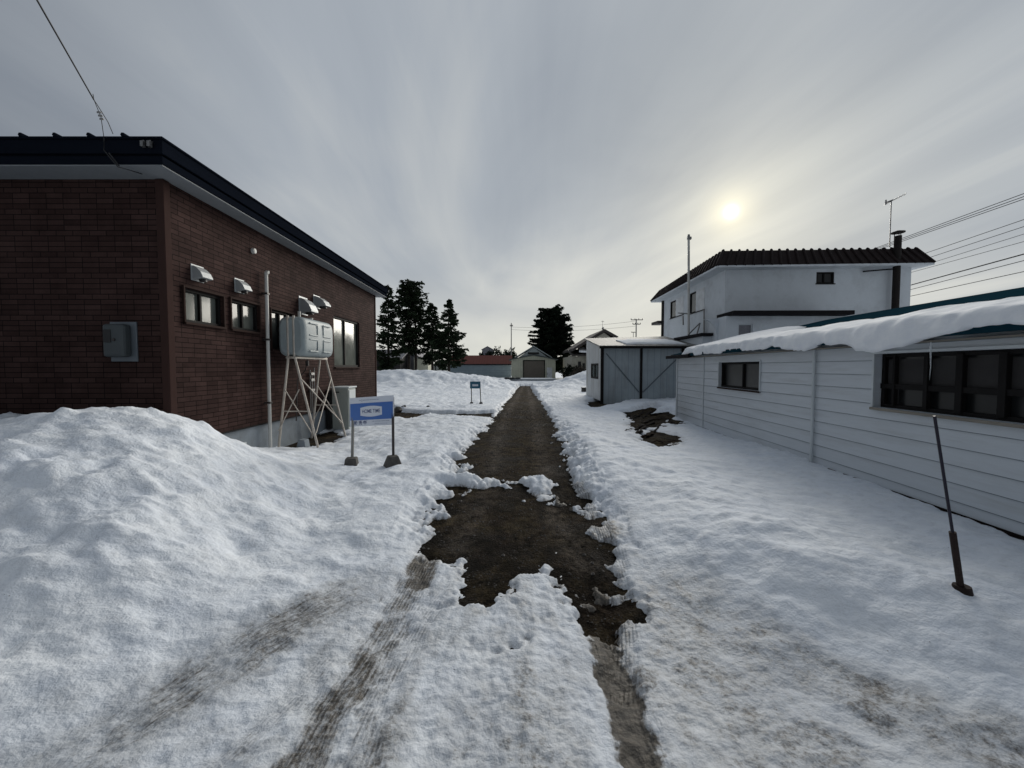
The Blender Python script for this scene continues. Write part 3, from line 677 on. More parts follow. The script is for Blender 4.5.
# white standing pipe at the wall
pt = hit(266, 272, A0 + .09, B0); pb = hit(270, 446, A0 + .09, B0)
m = MB(); Yp = pt.y; Xp = A0 + .09 + B0 * Yp
m.tube([(Xp, Yp, .0), (Xp, Yp, pt.z)], .032, 14); m.tube([(Xp, Yp, pt.z - .04), (Xp + .02, Yp, pt.z), (Xp + .05, Yp, pt.z - .01)], [.036, .036, .034], 12)
po = m.build('standing_pipe', M['white_pipe'], bh)
for zz in (2.25, 1.0, 3.15): m = MB(); m.obox((Xp - .02, Yp, zz), (.06, 0, 0), (0, .042, 0), (0, 0, .018)); m.build('pipe_bracket', M['post_dark'], po, bevel=.003)
# electricity meter on the front wall
def fw(px, py): q = at(px, py, YC); return q.x, q.z
x0, z1 = fw(111, 322); x1, z0 = fw(139, 361.5)
em = MB(); em.box(x0, x1, YC - .022, YC - .001, z0, z1); e = em.build('meter_plate', M['meter_plate'], bh, bevel=.006)
em = MB(); em.box(x0 + .01, x0 + .31, YC - .15, YC - .023, z0 + .06, z1 - .04); em.build('meter_box', M['meter_box'], e, bevel=.035)
em = MB(); em.box(x0 + .035, x0 + .14, YC - .158, YC - .151, z0 + .26, z0 + .44); em.build('meter_window', M['black'], e, bevel=.004)
em = MB(); em.tube([(x0 + .18, YC - .15, z0 + .3), (x0 + .18, YC - .165, z0 + .3)], .02, 10); em.build('knob', M['post_dark'], e)
# plate and round cap on the foundation
m = MB(); q1 = hit(244, 442, A0 + .0, B0); m.obox((A0 + B0 * q1.y - .03, q1.y, .22), (.012, 0, 0), (0, .10, 0), (0, 0, .10)); m.build('foundation_plate', M['siding_trim'], bh, bevel=.004)

# ------------------------------------------------------------------ oil tank
tk = thing('oil_tank', 'grey green heating oil tank on tall braced steel legs beside brick wall', 'tank', (-4.5, 8.9, 0))
def rounded_tank(mb, x0, x1, y0, y1, z0, z1):
    n = 40; rows = []
    cx, cz = (x0 + x1) / 2, (z0 + z1) / 2; hx, hz = (x1 - x0) / 2, (z1 - z0) / 2
    for t, s in ((0, .80), (.012, .90), (.04, .96), (.09, 1), (.5, 1), (.91, 1), (.96, .96), (.988, .90), (1, .80)):
        y = y0 + (y1 - y0) * t; ring = []
        for k in range(n):
            a = 2 * math.pi * k / n; c, s_ = math.cos(a), math.sin(a); e = .42
            ring.append((cx + hx * (1 - (1 - s) * 1.3) * math.copysign(abs(c) ** e, c), y, cz + hz * s * math.copysign(abs(s_) ** e, s_)))
        rows.append(ring)
    vs = [p for r in rows for p in r]; fs = []
    for i in range(len(rows) - 1):
        for k in range(n): fs.append((i * n + k, (i + 1) * n + k, (i + 1) * n + (k + 1) % n, i * n + (k + 1) % n))
    mb.add(vs, fs, True); mb.add(rows[0], [tuple(range(n))]); mb.add(rows[-1], [tuple(range(n))[::-1]])
TX0, TX1, TY0, TY1, TZ0, TZ1 = -4.80, -4.24, 8.2, 9.58, 1.93, 2.75
m = MB(); rounded_tank(m, TX0, TX1, TY0, TY1, TZ0, TZ1); tb = m.build('tank_body', M['tank'], tk)
m = MB()
for cy in (TY0 + .37, TY1 - .37):
    for cz in (TZ0 + .24, TZ1 - .24):
        for (a, b, c, d) in ((-.2, .16, .11, .14), (-.2, .16, -.14, -.11), (-.2, -.17, -.1, .1)):
            s = 1 if cy < (TY0 + TY1) / 2 else -1
            m.obox((TX1 + .004, cy + s * (a + b) / 2 * -1, cz + (c + d) / 2), (.012, 0, 0), (0, (b - a) / 2, 0), (0, 0, (d - c) / 2))
m.build('pressed_ribs', M['tank'], tb, bevel=.008)
for a, b in (((TX0 + .28, 8.55, TZ1 - .02), (TX0 + .28, 8.55, TZ1 + .14)), ((TX0 + .2, 9.2, TZ1 - .02), (TX0 + .2, 9.2, TZ1 + .08))):
    m = MB(); m.tube([a, b], .03 if b[1] < 9 else .045, 12); m.build('filler_pipe' if b[1] < 9 else 'filler_cap', M['white_pipe'], tb)
for y_, s in ((TY0 + .04, -1), (TY1 - .04, 1)):
    for x_b in (-4.83, -4.0):
        m = MB(); xt = -4.58 if x_b < -4.5 else -4.46
        yo = y_ + s * .03
        m.tube([(xt, yo, TZ1 + .01), (xt, yo, TZ0 + .02), (x_b, yo, .0)], .024, 10); m.build('leg', M['stand'], tk)
    m = MB(); m.tube([(-4.72, y_ + s * .03, .8), (-4.2, y_ + s * .03, .8)], .013, 8)
    m.tube([(-4.66, y_ + s * .05, 1.25), (-4.12, y_ + s * .05, .35)], .011, 8); m.tube([(-4.36, y_ + s * .06, 1.25), (-4.8, y_ + s * .06, .4)], .011, 8); m.build('cross_brace', M['stand'], tk)
m = MB(); m.tube([(-4.31, TY0, 1.45), (-4.07, TY1, .35)], .012, 8); m.tube([(-4.04, TY0, .35), (-4.33, TY1, 1.45)], .012, 8); m.build('side_brace', M['stand'], tk)
m = MB(); m.box(-4.62, -4.42, TY0 - .02, TY1 + .02, TZ0 - .045, TZ0 - .005); m.build('saddle', M['stand'], tk, bevel=.004)
m = MB(); m.tube([(-4.55, 8.9, TZ0), (-4.55, 8.9, TZ0 - .1), (-4.6, 8.9, TZ0 - .3), (-4.8, 8.95, TZ0 - .5), (-4.85, 8.95, .5)], .012, 8); m.tube([(-4.55, 8.9, TZ0 - .08), (-4.55, 8.9, TZ0 - .2)], .035, 10); m.build('fuel_line', M['post_dark'], tk)
# footing blocks at the tank
tag(MB().prism([(-4.12, 8.1, -.02), (-3.92, 8.1, -.02), (-3.95, 8.1, .15), (-4.08, 8.1, .16)], (0, .2, 0)).build('concrete_block', M['concrete'], bevel=.012), 'small pale concrete block between the legs of the oil tank', 'block')
bpy.data.objects['concrete_block'].location = (-.42, .25, .02)
# grey cabinet
cb = thing('boiler_cabinet', 'grey metal boiler cabinet against brick wall behind the blue sign', 'cabinet', (-4.55, 10.85, 0))
m = MB(); m.box(-4.78, -4.35, 10.6, 11.1, .06, 1.15); m.build('cabinet_body', M['cabinet'], cb, bevel=.008)
m = MB(); m.box(-4.80, -4.32, 10.57, 11.13, 1.152, 1.19); m.build('cabinet_lid', M['siding_trim'], cb, bevel=.008)
m = MB(); m.box(-4.345, -4.335, 10.64, 11.06, .12, 1.10); dr = m.build('door', M['siding_trim'], cb, bevel=.003)
m = MB(); m.box(-4.74, -4.58, 10.585, 10.6, 1.03, 1.06); m.build('handle', M['black'], cb, bevel=.003)
m = MB(); m.box(-4.96, -4.84, 10.62, 11.0, .05, 1.1); tag(m.build('flue_panel', M['black'], None, bevel=.01), 'narrow black panel squeezed between boiler cabinet and brick wall', 'panel')  # no real part: black box standing in for the shade in this gap

# ------------------------------------------------------------------ signs
sg = thing('signboard', 'blue and white real estate signboard on two posts in the snow', 'sign', (-2.35, 6.6, 0))
tl, tr_ = at(350, 398.5, 6.72), at(393.5, 394.8, 6.5); bl, br = at(350, 426.5, 6.72), at(394, 425, 6.5)
ex = (tr_ - tl + br - bl) / 2; ez = (tl - bl + tr_ - br) / 2; cc = (tl + tr_ + bl + br) / 4; nn_ = ex.cross(ez).normalized()
m = MB(); m.obox(cc, ex / 2, nn_ * .006, ez / 2); brd = m.build('board', M['sign_white'], sg, bevel=.002)
m = MB(); m.obox(cc + nn_ * .0085 + ez * .005, ex * .485, nn_ * .0015, ez * .29); m.build('blue_panel', M['sign_blue'], brd)
pts = []
for k in range(13): t = k / 12; pts.append((-.25 + .5 * t, .135 + .05 * math.sin(math.pi * t)))
pts += [(x, -y) for x, y in reversed(pts)]
m = MB(); m.prism([cc + nn_ * .011 + ex * x * .98 + ez * (y + .005) for x, y in pts], nn_ * .0015); m.build('badge', M['sign_white'], brd)
def text(s, u, v, size, parent, mt, sx=1.0, name='lettering'):
    cu = bpy.data.curves.new(name, 'FONT'); cu.body = s; cu.size = size; cu.align_x = 'CENTER'; cu.align_y = 'CENTER'; cu.extrude = .0006; cu.offset = size * .012
    cu.materials.append(mt); o = bpy.data.objects.new(name, cu); C.objects.link(o)
    X_ = ex.normalized(); N_ = nn_; Z_ = N_.cross(X_); M3 = Matrix((X_ * sx, Z_, N_)).transposed()
    dg = bpy.context.evaluated_depsgraph_get(); me_ = bpy.data.meshes.new_from_object(o.evaluated_get(dg)); bpy.data.objects.remove(o); o = bpy.data.objects.new(name, me_); C.objects.link(o)
    o.parent = parent; o.matrix_basis = Matrix.Translation(cc + nn_ * .0135 + ex * u + ez * v - parent_world(parent)) @ M3.to_4x4(); return o
text('HOME TIME', 0, .005, .085, brd, M['sign_ink'], .78)
text('― | ――― ――― ―', -.05, .395, .045, brd, M['sign_ink'], .9)
text('販 売 中', -.25, -.385, .07, brd, M['sign_ink'])
text('― ――― ―― ――', .22, -.345, .04, brd, M['sign_ink'], .9); text('――― ――― ―', .22, -.43, .035, brd, M['sign_ink'], .9)
b1 = G(351.5, 466, .06); b2 = G(393, 466, .1)
m = MB(); m.bar((b1.x, b1.y + .02, -.05), (tl.x + .045, tl.y + .03, 1.17), .038); m.build('post', M['post_grey'], sg, bevel=.003)
m = MB(); m.bar((b2.x, b2.y + .02, -.05), (tr_.x - .02, tr_.y + .03, 1.22), .036); m.build('post', M['post_dark'], sg, bevel=.003)
def block(mb, x, y, z0, z1, r0, r1, tw=.3):
    vs = []
    for z, r in ((z0, r0), (z1, r1)):
        for k in range(4):
            a = tw + k * math.pi / 2 + math.pi / 4; vs.append((x + r * 1.414 * math.cos(a), y + r * 1.414 * math.sin(a), z))
    mb.add(vs, [(0, 1, 5, 4), (1, 2, 6, 5), (2, 3, 7, 6), (3, 0, 4, 7), (4, 5, 6, 7), (3, 2, 1, 0)])
m = MB(); block(m, b1.x, b1.y, -.05, .20, .12, .085, .2); m.build('footing', M['block'], sg, bevel=.012)
m = MB(); block(m, b2.x, b2.y, -.02, .27, .17, .075, .5); m.build('footing', M['block'], sg, bevel=.014)

s2 = thing('small_signboard', 'small teal signboard on two thin posts in the snow far up the lane', 'sign', (-1.7, 18.2, .1))
p = G(475, 404, .12); k = p.y
m = MB(); a, b = at(470, 381.5, k), at(480.5, 388.5, k); m.box(a.x, b.x, k - .01, k + .01, b.z, a.z); bd = m.build('board', M['sign_teal'], s2, bevel=.004)
m = MB(); m.box(a.x + .1, b.x - .1, k - .016, k - .0115, b.z + .1, a.z - .12); m.build('logo_panel', M['sign_white'], bd)
for px in (471.3, 480):
    q = at(px, 385, k + .03); q2 = at(px + (0.3 if px < 475 else 1), 404, k + .03)
    m = MB(); m.bar((q2.x, k + .03, 0), (q.x, k + .03, a.z - .02), .035); m.build('post', M['post_dark'], s2)
    m = MB(); block(m, q2.x, k + .03, 0, .2, .1, .06, .1); m.build('footing', M['block'], s2, bevel=.01)

# ------------------------------------------------------------------ white siding shed (right)
A1, B1 = 4.70, .065
SY0, SY1 = -1.5, 13.5
EZ = 2.06
ws = thing('siding_shed', 'long low shed clad in white horizontal boards with a teal roof', 'shed', (A1 + B1 * 6, 6, 0))
def s1(px, py): q = hit(px, py, A1, B1); return q.y, q.z
ya, zt = s1(719.5, 362.5); yb, _ = s1(760.5, 361); _, zb = s1(719.5, 386.8)
win1 = (yb, ya, zb, zt)
ya2, zt2 = s1(876, 354); _, zb2 = s1(876, 407); win2 = (3.0, ya2, zb2, zt2)
P0 = (A1, 0); d_ = (B1, 1); n_ = (-1, 0)
w = MB(); skin(w, P0, d_, n_, SY0, SY1, -.2, EZ, [win1, win2], .12, .2, .012)
bx = A1 + B1 * SY1; w.quad((bx, SY1, -.2), (bx + 9.2, SY1, -.2), (bx + 9.2, SY1, EZ), (bx, SY1, EZ)); w.add([(bx, SY1, EZ), (bx + 9.2, SY1, EZ), (bx + 4.6, SY1, EZ + 1.0)], [(0, 1, 2)])
w.quad((bx + 9.2, SY1, -.2), (A1 + B1 * SY0 + 9.2, SY0, -.2), (A1 + B1 * SY0 + 9.2, SY0, EZ), (bx + 9.2, SY1, EZ))
w.build('wall', M['siding'], ws)
m = MB(); zz = -.2 + .2
while zz < EZ - .03:
    segs = [(SY0, SY1)]
    for h in (win1, win2):
        if h[2] - .05 < zz < h[3] + .05:
            segs = [q for (a, b) in segs for q in ((a, min(b, h[0] - .03)), (max(a, h[1] + .03), b)) if q[1] - q[0] > .02]
    for a, b in segs:
        m.obox((A1 + B1 * (a + b) / 2 - .006, (a + b) / 2, zz - .004), (.0075, 0, 0), (B1 * (b - a) / 2, (b - a) / 2, 0), (0, 0, .0028))
    zz += .2
m.build('board_seams', M['concrete'], ws)
def wv(y, w_, th, z0, z1, mt, nm, out=.012):
    x = A1 + B1 * y; MB().obox((x - out - th / 2, y, (z0 + z1) / 2), (th / 2, 0, 0), (0, w_ / 2, 0), (0, 0, (z1 - z0) / 2)).build(nm, mt, ws, bevel=.003)
wv(s1(704, 380)[0], .04, .016, -.2, EZ - .02, M['siding_trim'], 'cover_strip'); wv(SY1 - .03, .09, .02, -.2, EZ - .02, M['siding_trim'], 'corner_board')
yq = s1(815.5, 400)[0]; m = MB(); m.tube([(A1 + B1 * yq - .045, yq, -.1), (A1 + B1 * yq - .045, yq, EZ - .05)], .024, 12); m.build('downpipe', M['siding_trim'], ws)
MB().obox((A1 + B1 * 3.2 - .02, 3.2, .03), (.012, 0, 0), (B1 * 3.2, 3.2, 0), (0, 0, .045)).build('base_board', M['wood_dark'], ws, bevel=.003)  # dark strip standing in for the shaded gap between wall foot and snow
window(ws, P0, d_, n_, win1, M['dark_frame'], M['glass_dark'], (.45,), fw=.05, recess=.07, casing=.03, cm=M['siding_trim'], sill=True, sill_m=M['brown_frame'])
w2 = window(ws, P0, d_, n_, win2, M['dark_frame'], M['glass_dark'], (), (), fw=.05, recess=.10, casing=.035, cm=M['siding_trim'], sill=True, sill_m=M['old_wood'])
m = MB()
for px, wd in ((889, .03), (920.5, .05), (953.5, .07), (996.5, .07), (1040, .05)):
    y_ = s1(px, 380)[0]; m.obox((A1 + B1 * y_ + .085, y_, (zb2 + zt2) / 2), (.03, 0, 0), (0, wd / 2, 0), (0, 0, (zt2 - zb2) / 2 - .03))
m.obox((A1 + B1 * 4.3 + .09, 4.3, zb2 + .40 * (zt2 - zb2)), (.02, 0, 0), (B1 * 1.27, 1.27, 0), (0, 0, .035))
m.build('mullions', M['dark_frame'], w2, bevel=.003)
m = MB(); m.obox((A1 + B1 * 4.3 + .12, 4.3, zb2 + .62 * (zt2 - zb2)), (.004, 0, 0), (B1 * 1.2, 1.2, 0), (0, 0, .2)); m.build('blind', M['dark_wall'], w2)
# roof: two slopes, ridge along the shed
rr_ = MB(); ov = .16
def rx(y, t): return A1 + B1 * y - ov + t
RD = 4.75; RZ = 1.13
for (t0, z0, t1, z1) in ((0, EZ + .02, RD, EZ + RZ), (2 * RD, EZ + .02, RD, EZ + RZ)):
    a = [(rx(SY0 - .3, t0), SY0 - .3, z0), (rx(SY1 + .12, t0), SY1 + .12, z0), (rx(SY1 - .5, t1), SY1 - .5, z1), (rx(SY0 - .3, t1), SY0 - .3, z1)]
    rr_.prism(a, (0, 0, .05))
rof = rr_.build('roof', M['teal_roof'], ws)
m = MB(); m.bar((rx(11.9, -.04), 11.9, EZ - .01), (rx(13.95, -.04), 13.95, EZ - .01), .11, .10); m.build('gutter_end', M['black_roof'], rof, bevel=.01)

m = MB(); m.bar((rx(SY0, .0) - .015, SY0, EZ + .03), (rx(SY1 + .12, 0) - .015, SY1 + .12, EZ + .03), .03, .08); m.build('fascia', M['teal_roof'], rof, bevel=.004)
m = MB(); m.obox((rx(6, ov / 2 + .01), 6, EZ - .055), (ov / 2, 0, 0), (B1 * 7.4, 7.4, 0), (0, 0, .008)); m.build('soffit', M['old_wood'], rof)
# snow slab on the eave
def roof_snow():
    n, q = 420, 20; vs = []; fs = []
    ys_ = np.linspace(-1.0, 12.5, n)
    for i, y_ in enumerate(ys_):
        o1 = .055 * float(fbm(np.array([y_]), np.array([0.0]), 1.3, 3, 201)[0]); o2 = float(fbm(np.array([y_]), np.array([3.0]), .8, 3, 205)[0]); o3 = float(fbm(np.array([y_]), np.array([5.0]), .35, 3, 207)[0]); o4 = float(fbm(np.array([y_]), np.array([8.0]), .12, 2, 209)[0])
        gap = math.exp(-((y_ - 7.3) / .12) ** 2)
        sag = .05 + .10 * math.exp(-((y_ - 5.2) / .75) ** 2) + .07 * math.exp(-((y_ - 6.75) / .35) ** 2) - .05 * math.exp(-((y_ - 3.9) / .45) ** 2) + .08 * o2 + .06 * o3 + .025 * o4
        over = .06 + .05 * o2 + .14 * math.exp(-((y_ - 5.4) / 2.0) ** 2) + o1 * min(1, (SY1 - y_) / 3 + .3) + .04 * o3
        th = .20 + .05 * o2 + .02 * o3 - .03 * gap
        if y_ > 12.2: th *= max(.3, 1 - (y_ - 12.2) * 2.2)
        for k in range(q):
            t = k / (q - 1)
            if t < .5:                      # front lip: from underside round to the top
                a = t / .5 * math.pi * .62 - math.pi * .12
                px_ = -over * .75 * math.cos(a) ** (1 if math.cos(a) > 0 else 1) if math.cos(a) > 0 else 0
                x_ = -over + over * .9 * (1 - math.cos(a)) * 1.0; z_ = -sag + (th + sag) * (math.sin(a) + .37) / 1.37
                x_ = -over * math.cos(a) + .02
            else:
                u = (t - .5) / .5; a = math.pi * .5
                x_ = .06 + (1.15 + 2.2 * float(sstep(9.0, 12.0, np.array(y_)))) * u; z_ = th * (1 - .0 * u) * (1 - u ** 6) + .0
                z_ = z_ + (.238 * x_) - .03 * u ** 4
            z_ += .02 * float(vnoise(np.array([y_ * 5]), np.array([t * 11]), 211)[0])
            x_ += .035 * float(vnoise(np.array([y_ * 7]), np.array([t * 9]), 213)[0])
            vs.append((rx(y_, x_), y_, EZ + .05 + z_))
    for i in range(n - 1):
        for k in range(q - 1): fs.append((i * q + k, (i + 1) * q + k, (i + 1) * q + k + 1, i * q + k + 1))
        fs.append((i * q + q - 1, (i + 1) * q + q - 1, (i + 1) * q, i * q))
    m = MB(); m.add(vs, fs, True); m.add([vs[(n - 1) * q + k] for k in range(q)], [tuple(range(q))]); m.add([vs[k] for k in range(q)], [tuple(range(q))[::-1]])
    return m
rs = tag(roof_snow().build('roof_snow', M['roof_snow']), 'thick rounded slab of snow overhanging the eave of the white shed', 'snow slab')
q = hit(931, 345, A1 - .24, B1)
m = MB(); m.tube([(q.x, q.y, q.z + .03), (q.x + .002, q.y, q.z - .12), (q.x + .008, q.y, q.z - .25), (q.x, q.y, q.z - .40)], [.010, .008, .005, .001], 8); m.build('icicle', M['ice'], rs)

# ------------------------------------------------------------------ leaning rod
ro = thing('marker_rod', 'thin dark rod leaning out of a rusty pipe sleeve in the snow', 'marker rod', (3.49, 3.1, .06))
bz = Vector((3.49, 3.1, .02)); k0 = G(962, 588, .12)
for _ in range(6): k0 = G(962, 587, snow_z(k0.x, k0.y) + .02)
bz = Vector((k0.x, k0.y, k0.z - .05)); top = at(934.5, 416, k0.y - .05); mid = at(952.5, 532, k0.y - .02)
m = MB(); m.tube([bz, mid], .019, 12); m.build('sleeve', M['rust'], ro)
m = MB(); m.tube([bz + (mid - bz) * .4, mid, top], .0085, 8); m.build('rod', M['rod'], ro)
m = MB(); m.tube([bz + Vector((0, 0, .01)), bz + Vector((0, 0, .06))], [.055, .045], 14); m.build('base_plate', M['rust'], ro)

# ------------------------------------------------------------------ grey storage shed
gs = thing('storage_shed', 'grey panelled storage shed with dark posts and diagonal braces', 'shed', (4.2, 18.6, 0))
SX0, SX1, SYa, SYb = 4.12, 8.35, 18.6, 22.2
zf, zb_ = 2.62, 3.22
m = MB(); m.quad((SX0 + .05, SYa, .0), (SX1, SYa, .0), (SX1, SYa, zf), (SX0 + .05, SYa, zf)); m.build('front_panels', M['shed_panel'], gs)
wz = (1.2, 1.95); m = MB()
skin(m, (SX0, 0), (0, 1), (-1, 0), SYa, SYb, .15, zf, [(SYa + .5, SYa + 2.2, 1.15, 1.9)], .05); m.add([(SX0, SYa, zf), (SX0, SYb, zf), (SX0, SYb, zb_)], [(0, 1, 2)])
m.quad((SX1, SYa, 0), (SX1, SYb, 0), (SX1, SYb, zf), (SX1, SYa, zf)); m.quad((SX0, SYb, 0), (SX1, SYb, 0), (SX1, SYb, zb_), (SX0, SYb, zb_)); m.build('side_wall', M['shed_side'], gs)
window(gs, (SX0, 0), (0, 1), (-1, 0), (SYa + .5, SYa + 2.2, 1.15, 1.9), M['dark_frame'], M['glass_pale'], (.5,), fw=.09, recess=.0, sill=False)
for x_, w_ in ((SX0 + .06, .14), (at(641, 370, SYa).x, .10), (SX1 - .43, .12)):
    m = MB(); m.box(x_ - w_ / 2, x_ + w_ / 2, SYa - .07, SYa - .003, .0, zf + .02); m.build('post', M['dark_frame'], gs, bevel=.005)
m = MB()
for a, b in (((SX0 + .25, 2.35), (at(641, 370, SYa).x - .08, .55)), ((SX1 - .6, 2.2), (at(641, 370, SYa).x + .1, .55))): m.bar((a[0], SYa - .02, a[1]), (b[0], SYa - .02, b[1]), .03, .04)
m.build('diagonal_brace', M['meter_plate'], gs)
m = MB(); m.prism([(SX0 - .12, SYa - .25, zf + .02), (SX1 + .15, SYa - .25, zf + .05), (SX1 + .15, SYb + .1, zb_ + .15), (SX0 - .12, SYb + .1, zb_ + .04)], (0, 0, .06)); rf2 = m.build('roof', M['metal_roof'], gs)
m = MB(); m.box(SX0 - .12, SX1 + .15, SYa - .27, SYa - .252, zf - .05, zf + .06); m.build('fascia', M['dark_frame'], rf2)
m = MB(); n = 26
vs = []; fs = []
for i in range(n):
    for j in range(7):
        u, v = i / (n - 1), j / 6; x_ = 5.3 + 2.8 * u; y_ = SYa + .0 + 1.9 * v
        e_ = min(1, 6 * min(u, 1 - u)) * min(1, 3 * min(v + .04, 1 - v)); zz = zf + .09 + (y_ - SYa + .25) / (SYb - SYa + .35) * .65 + .09 * e_ + .02 * random.random() - .015 * (1 - e_)
        vs.append((x_, y_, zz))
for i in range(n - 1):
    for j in range(6): fs.append((i * 7 + j, (i + 1) * 7 + j, (i + 1) * 7 + j + 1, i * 7 + j + 1))
m.add(vs, fs, True); tag(m.build('shed_roof_snow', M['roof_snow'], solid=-.05), 'thin patch of snow on the grey storage shed roof', 'snow patch')
p = G(585, 391, .3); zc_ = snow_z(p.x, p.y) - .03; m = MB(); m.box(p.x - .2, p.x + .2, p.y - .12, p.y + .12, zc_, zc_ + .2); m.box(p.x - .22, p.x + .22, p.y - .14, p.y + .14, zc_ + .202, zc_ + .26); tag(m.build('black_crate', M['black'], None, bevel=.015), 'small black crate in the snow left of the grey shed', 'crate')
# ------------------------------------------------------------------ broken boards in the snow
boards = [((623,419),(640,412),.07,0),((634,416),(647,407.5),.08,0),((641,415.5),(653,408.5),.10,0),((651,413),(663,410),.11,0),((640,420),(674,414),.09,0),((623,430),(637,426),.05,1),((634,426),(660,416),.14,0),((641,433),(658,427),.11,1),((648,438),(681,436),.07,1),((667,417),(681,424),.08,0),((637,431),(650,421),.12,0),((650,430),(664,420),.08,0),((626,416),(632,413),.12,0)]
for i, (a, b, w_, k) in enumerate(boards):
    rg = random.Random(i + 50); pa, pb = G(*a, .10), G(*b, .12); pa.z = snow_z(pa.x, pa.y) + .0; pb.z = snow_z(pb.x, pb.y) + .02 + .02 * (i % 3); pb = pa.lerp(pb, .75); m = MB(); n = 7; pts = []; rad = []
    for q in range(n):
        t = q / (n - 1); p = pa.lerp(pb, t) + Vector((rg.uniform(-.05, .05), rg.uniform(-.08, .08), rg.uniform(-.03, .07))); pts.append(p); rad.append(w_ * (.40 + rg.uniform(-.25, .3)) * (.55 if q in (0, n - 1) else 1))
    m.tube(pts, rad, 6); m.v = [(x, y, (z - (pa.z + pb.z) / 2) * .55 + (pa.z + pb.z) / 2) for x, y, z in m.v]; m.sm = [False] * len(m.sm)
    o = m.build('broken_board', M['wood_brown'] if k else M['wood_dark'], None)
    tag(o, ('brown rotten' if k else 'black wet') + ' length of broken wood poking out of the snow by the white shed', 'wood', 'broken wood in the snow by the shed')
for i, (px, py, r) in enumerate(((404, 408, .10), (398, 411, .16), (428, 407.5, .06))):
    p = G(px, py, .12); m = MB(); bm_ = []
    for a in range(7):
        for b in range(5):
            pass
    me = bpy.data.meshes.new('rock'); import bmesh
    bm = bmesh.new(); bmesh.ops.create_icosphere(bm, subdivisions=2, radius=r)
    for v in bm.verts: v.co *= 1 + .25 * math.sin(v.co.x * 40 + i) * math.cos(v.co.y * 37 + 2 * i); v.co.z *= .75
    bm.to_mesh(me); bm.free(); me.materials.append(M['block']); o = bpy.data.objects.new('rock', me); C.objects.link(o); o.location = (p.x, p.y, .16)
    tag(o, ('dark round rock in the snow right of the blue sign', 'wide dark rock in the snow beside the blue sign edge', 'tiny dark rock in the snow between blue sign and teal sign')[i], 'rock')

# ------------------------------------------------------------------ two-storey white house
HX, HY = 9.5, 18.0; HXR = 17.78; HYB = 26.5; SK = .045
def hx(y): return HX + SK * (y - HY)
hs = thing('white_house', 'two storey white rendered house with dark tiled mansard eaves', 'house', (HX, HY, 0))
hw = MB()
def hl(px, py): q = hit(px, py, HX - SK * HY, SK); return q.y - HY, q.z
u0, z1 = hl(705, 287); u1, _ = hl(690, 293); _, z0 = hl(705, 309); wA = (u0, u1, z0, z1)
u0, z1 = hl(684, 296); u1, _ = hl(670.5, 301); _, z0 = hl(684, 314); wB = (u0, u1, z0, z1)
a, b = at(816.5, 272, HY), at(834, 283.5, HY); wC = (a.x - HX, b.x - HX, b.z, a.z)
skin(hw, (HX, HY), (SK, 1), (-1, 0), 0, HYB - HY, -.1, 6.25, [wA, wB], .1); skin(hw, (HX, HY), (1, 0), (0, -1), 0, HXR - HX, -.1, 6.3, [wC], .1)
hw.quad((HXR, HY, 0), (HXR, HYB, 0), (HXR, HYB, 6.3), (HXR, HY, 6.3)); hw.quad((hx(HYB), HYB, 0), (HXR, HYB, 0), (HXR, HYB, 6.3), (hx(HYB), HYB, 6.3)); hw.build('wall', M['white_wall'], hs)
window(hs, (HX, HY), (SK, 1), (-1, 0), wA, M['dark_frame'], M['glass'], (.5,), fw=.06, recess=.02); window(hs, (HX, HY), (SK, 1), (-1, 0), wB, M['dark_frame'], M['glass'], (.5,), fw=.06, recess=.02)
window(hs, (HX, HY), (1, 0), (0, -1), wC, M['dark_frame'], M['glass_dark'], (.45,), fw=.06, recess=.04)
for wq in (wA, wB):       # white sliding sash on the near half of each bay
    um = (wq[0] + wq[1]) / 2; m = MB(); m.obox((hx(HY + (wq[0] + um) / 2) - .01, HY + (wq[0] + um) / 2, (wq[2] + wq[3]) / 2), (.03, 0, 0), (0, (um - wq[0]) / 2, 0), (0, 0, (wq[3] - wq[2]) / 2)); m.build('shutter_panel', M['door_white'], hs, bevel=.01)
# mansard band
o_, s_ = .62, .40; zb0, zt0 = 6.12, 6.85
oB = [(hx(HY) - o_, HY - .5, zb0), (HXR + .5, HY - .5, zb0 + .12), (HXR + .5, HYB + .4, zb0 + .05), (hx(HYB) - o_, HYB + .4, zb0)]
oT = [(hx(HY) - o_ + s_ + .05, HY - .5 + s_, zt0), (HXR + .5 - s_ * 1.1, HY - .5 + s_, zt0 + .1), (HXR + .5 - s_, HYB + .4 - s_, zt0), (hx(HYB) - o_ + s_ + .05, HYB + .4 - s_, zt0 - .12)]
m = MB(); m.add(oB + oT, [(0, 1, 5, 4), (1, 2, 6, 5), (2, 3, 7, 6), (3, 0, 4, 7), (4, 5, 6, 7)]); mr = m.build('mansard_roof', M['roof_tile'], hs)
m = MB()
def ribs(B0_, B1_, T0_, T1_, n, out):
    B0_, B1_, T0_, T1_, out = map(Vector, (B0_, B1_, T0_, T1_, out))
    for k in range(n + 1):
        t = k / n; a = B0_.lerp(B1_, t) + out; b = T0_.lerp(T1_, t) + out
        m.tube([a, b, b + (b - a).normalized() * .05 - out * 2], [.06, .06, .05], 8)
ribs(oB[0], oB[1], oT[0], oT[1], 24, (0, -.01, .0)); ribs(oB[0], oB[3], oT[0], oT[3], 26, (-.01, 0, 0)); ribs(oB[1], oB[2], oT[1], oT[2], 14, (.01, 0, 0))
m.build('tile_rolls', M['roof_tile'], mr)
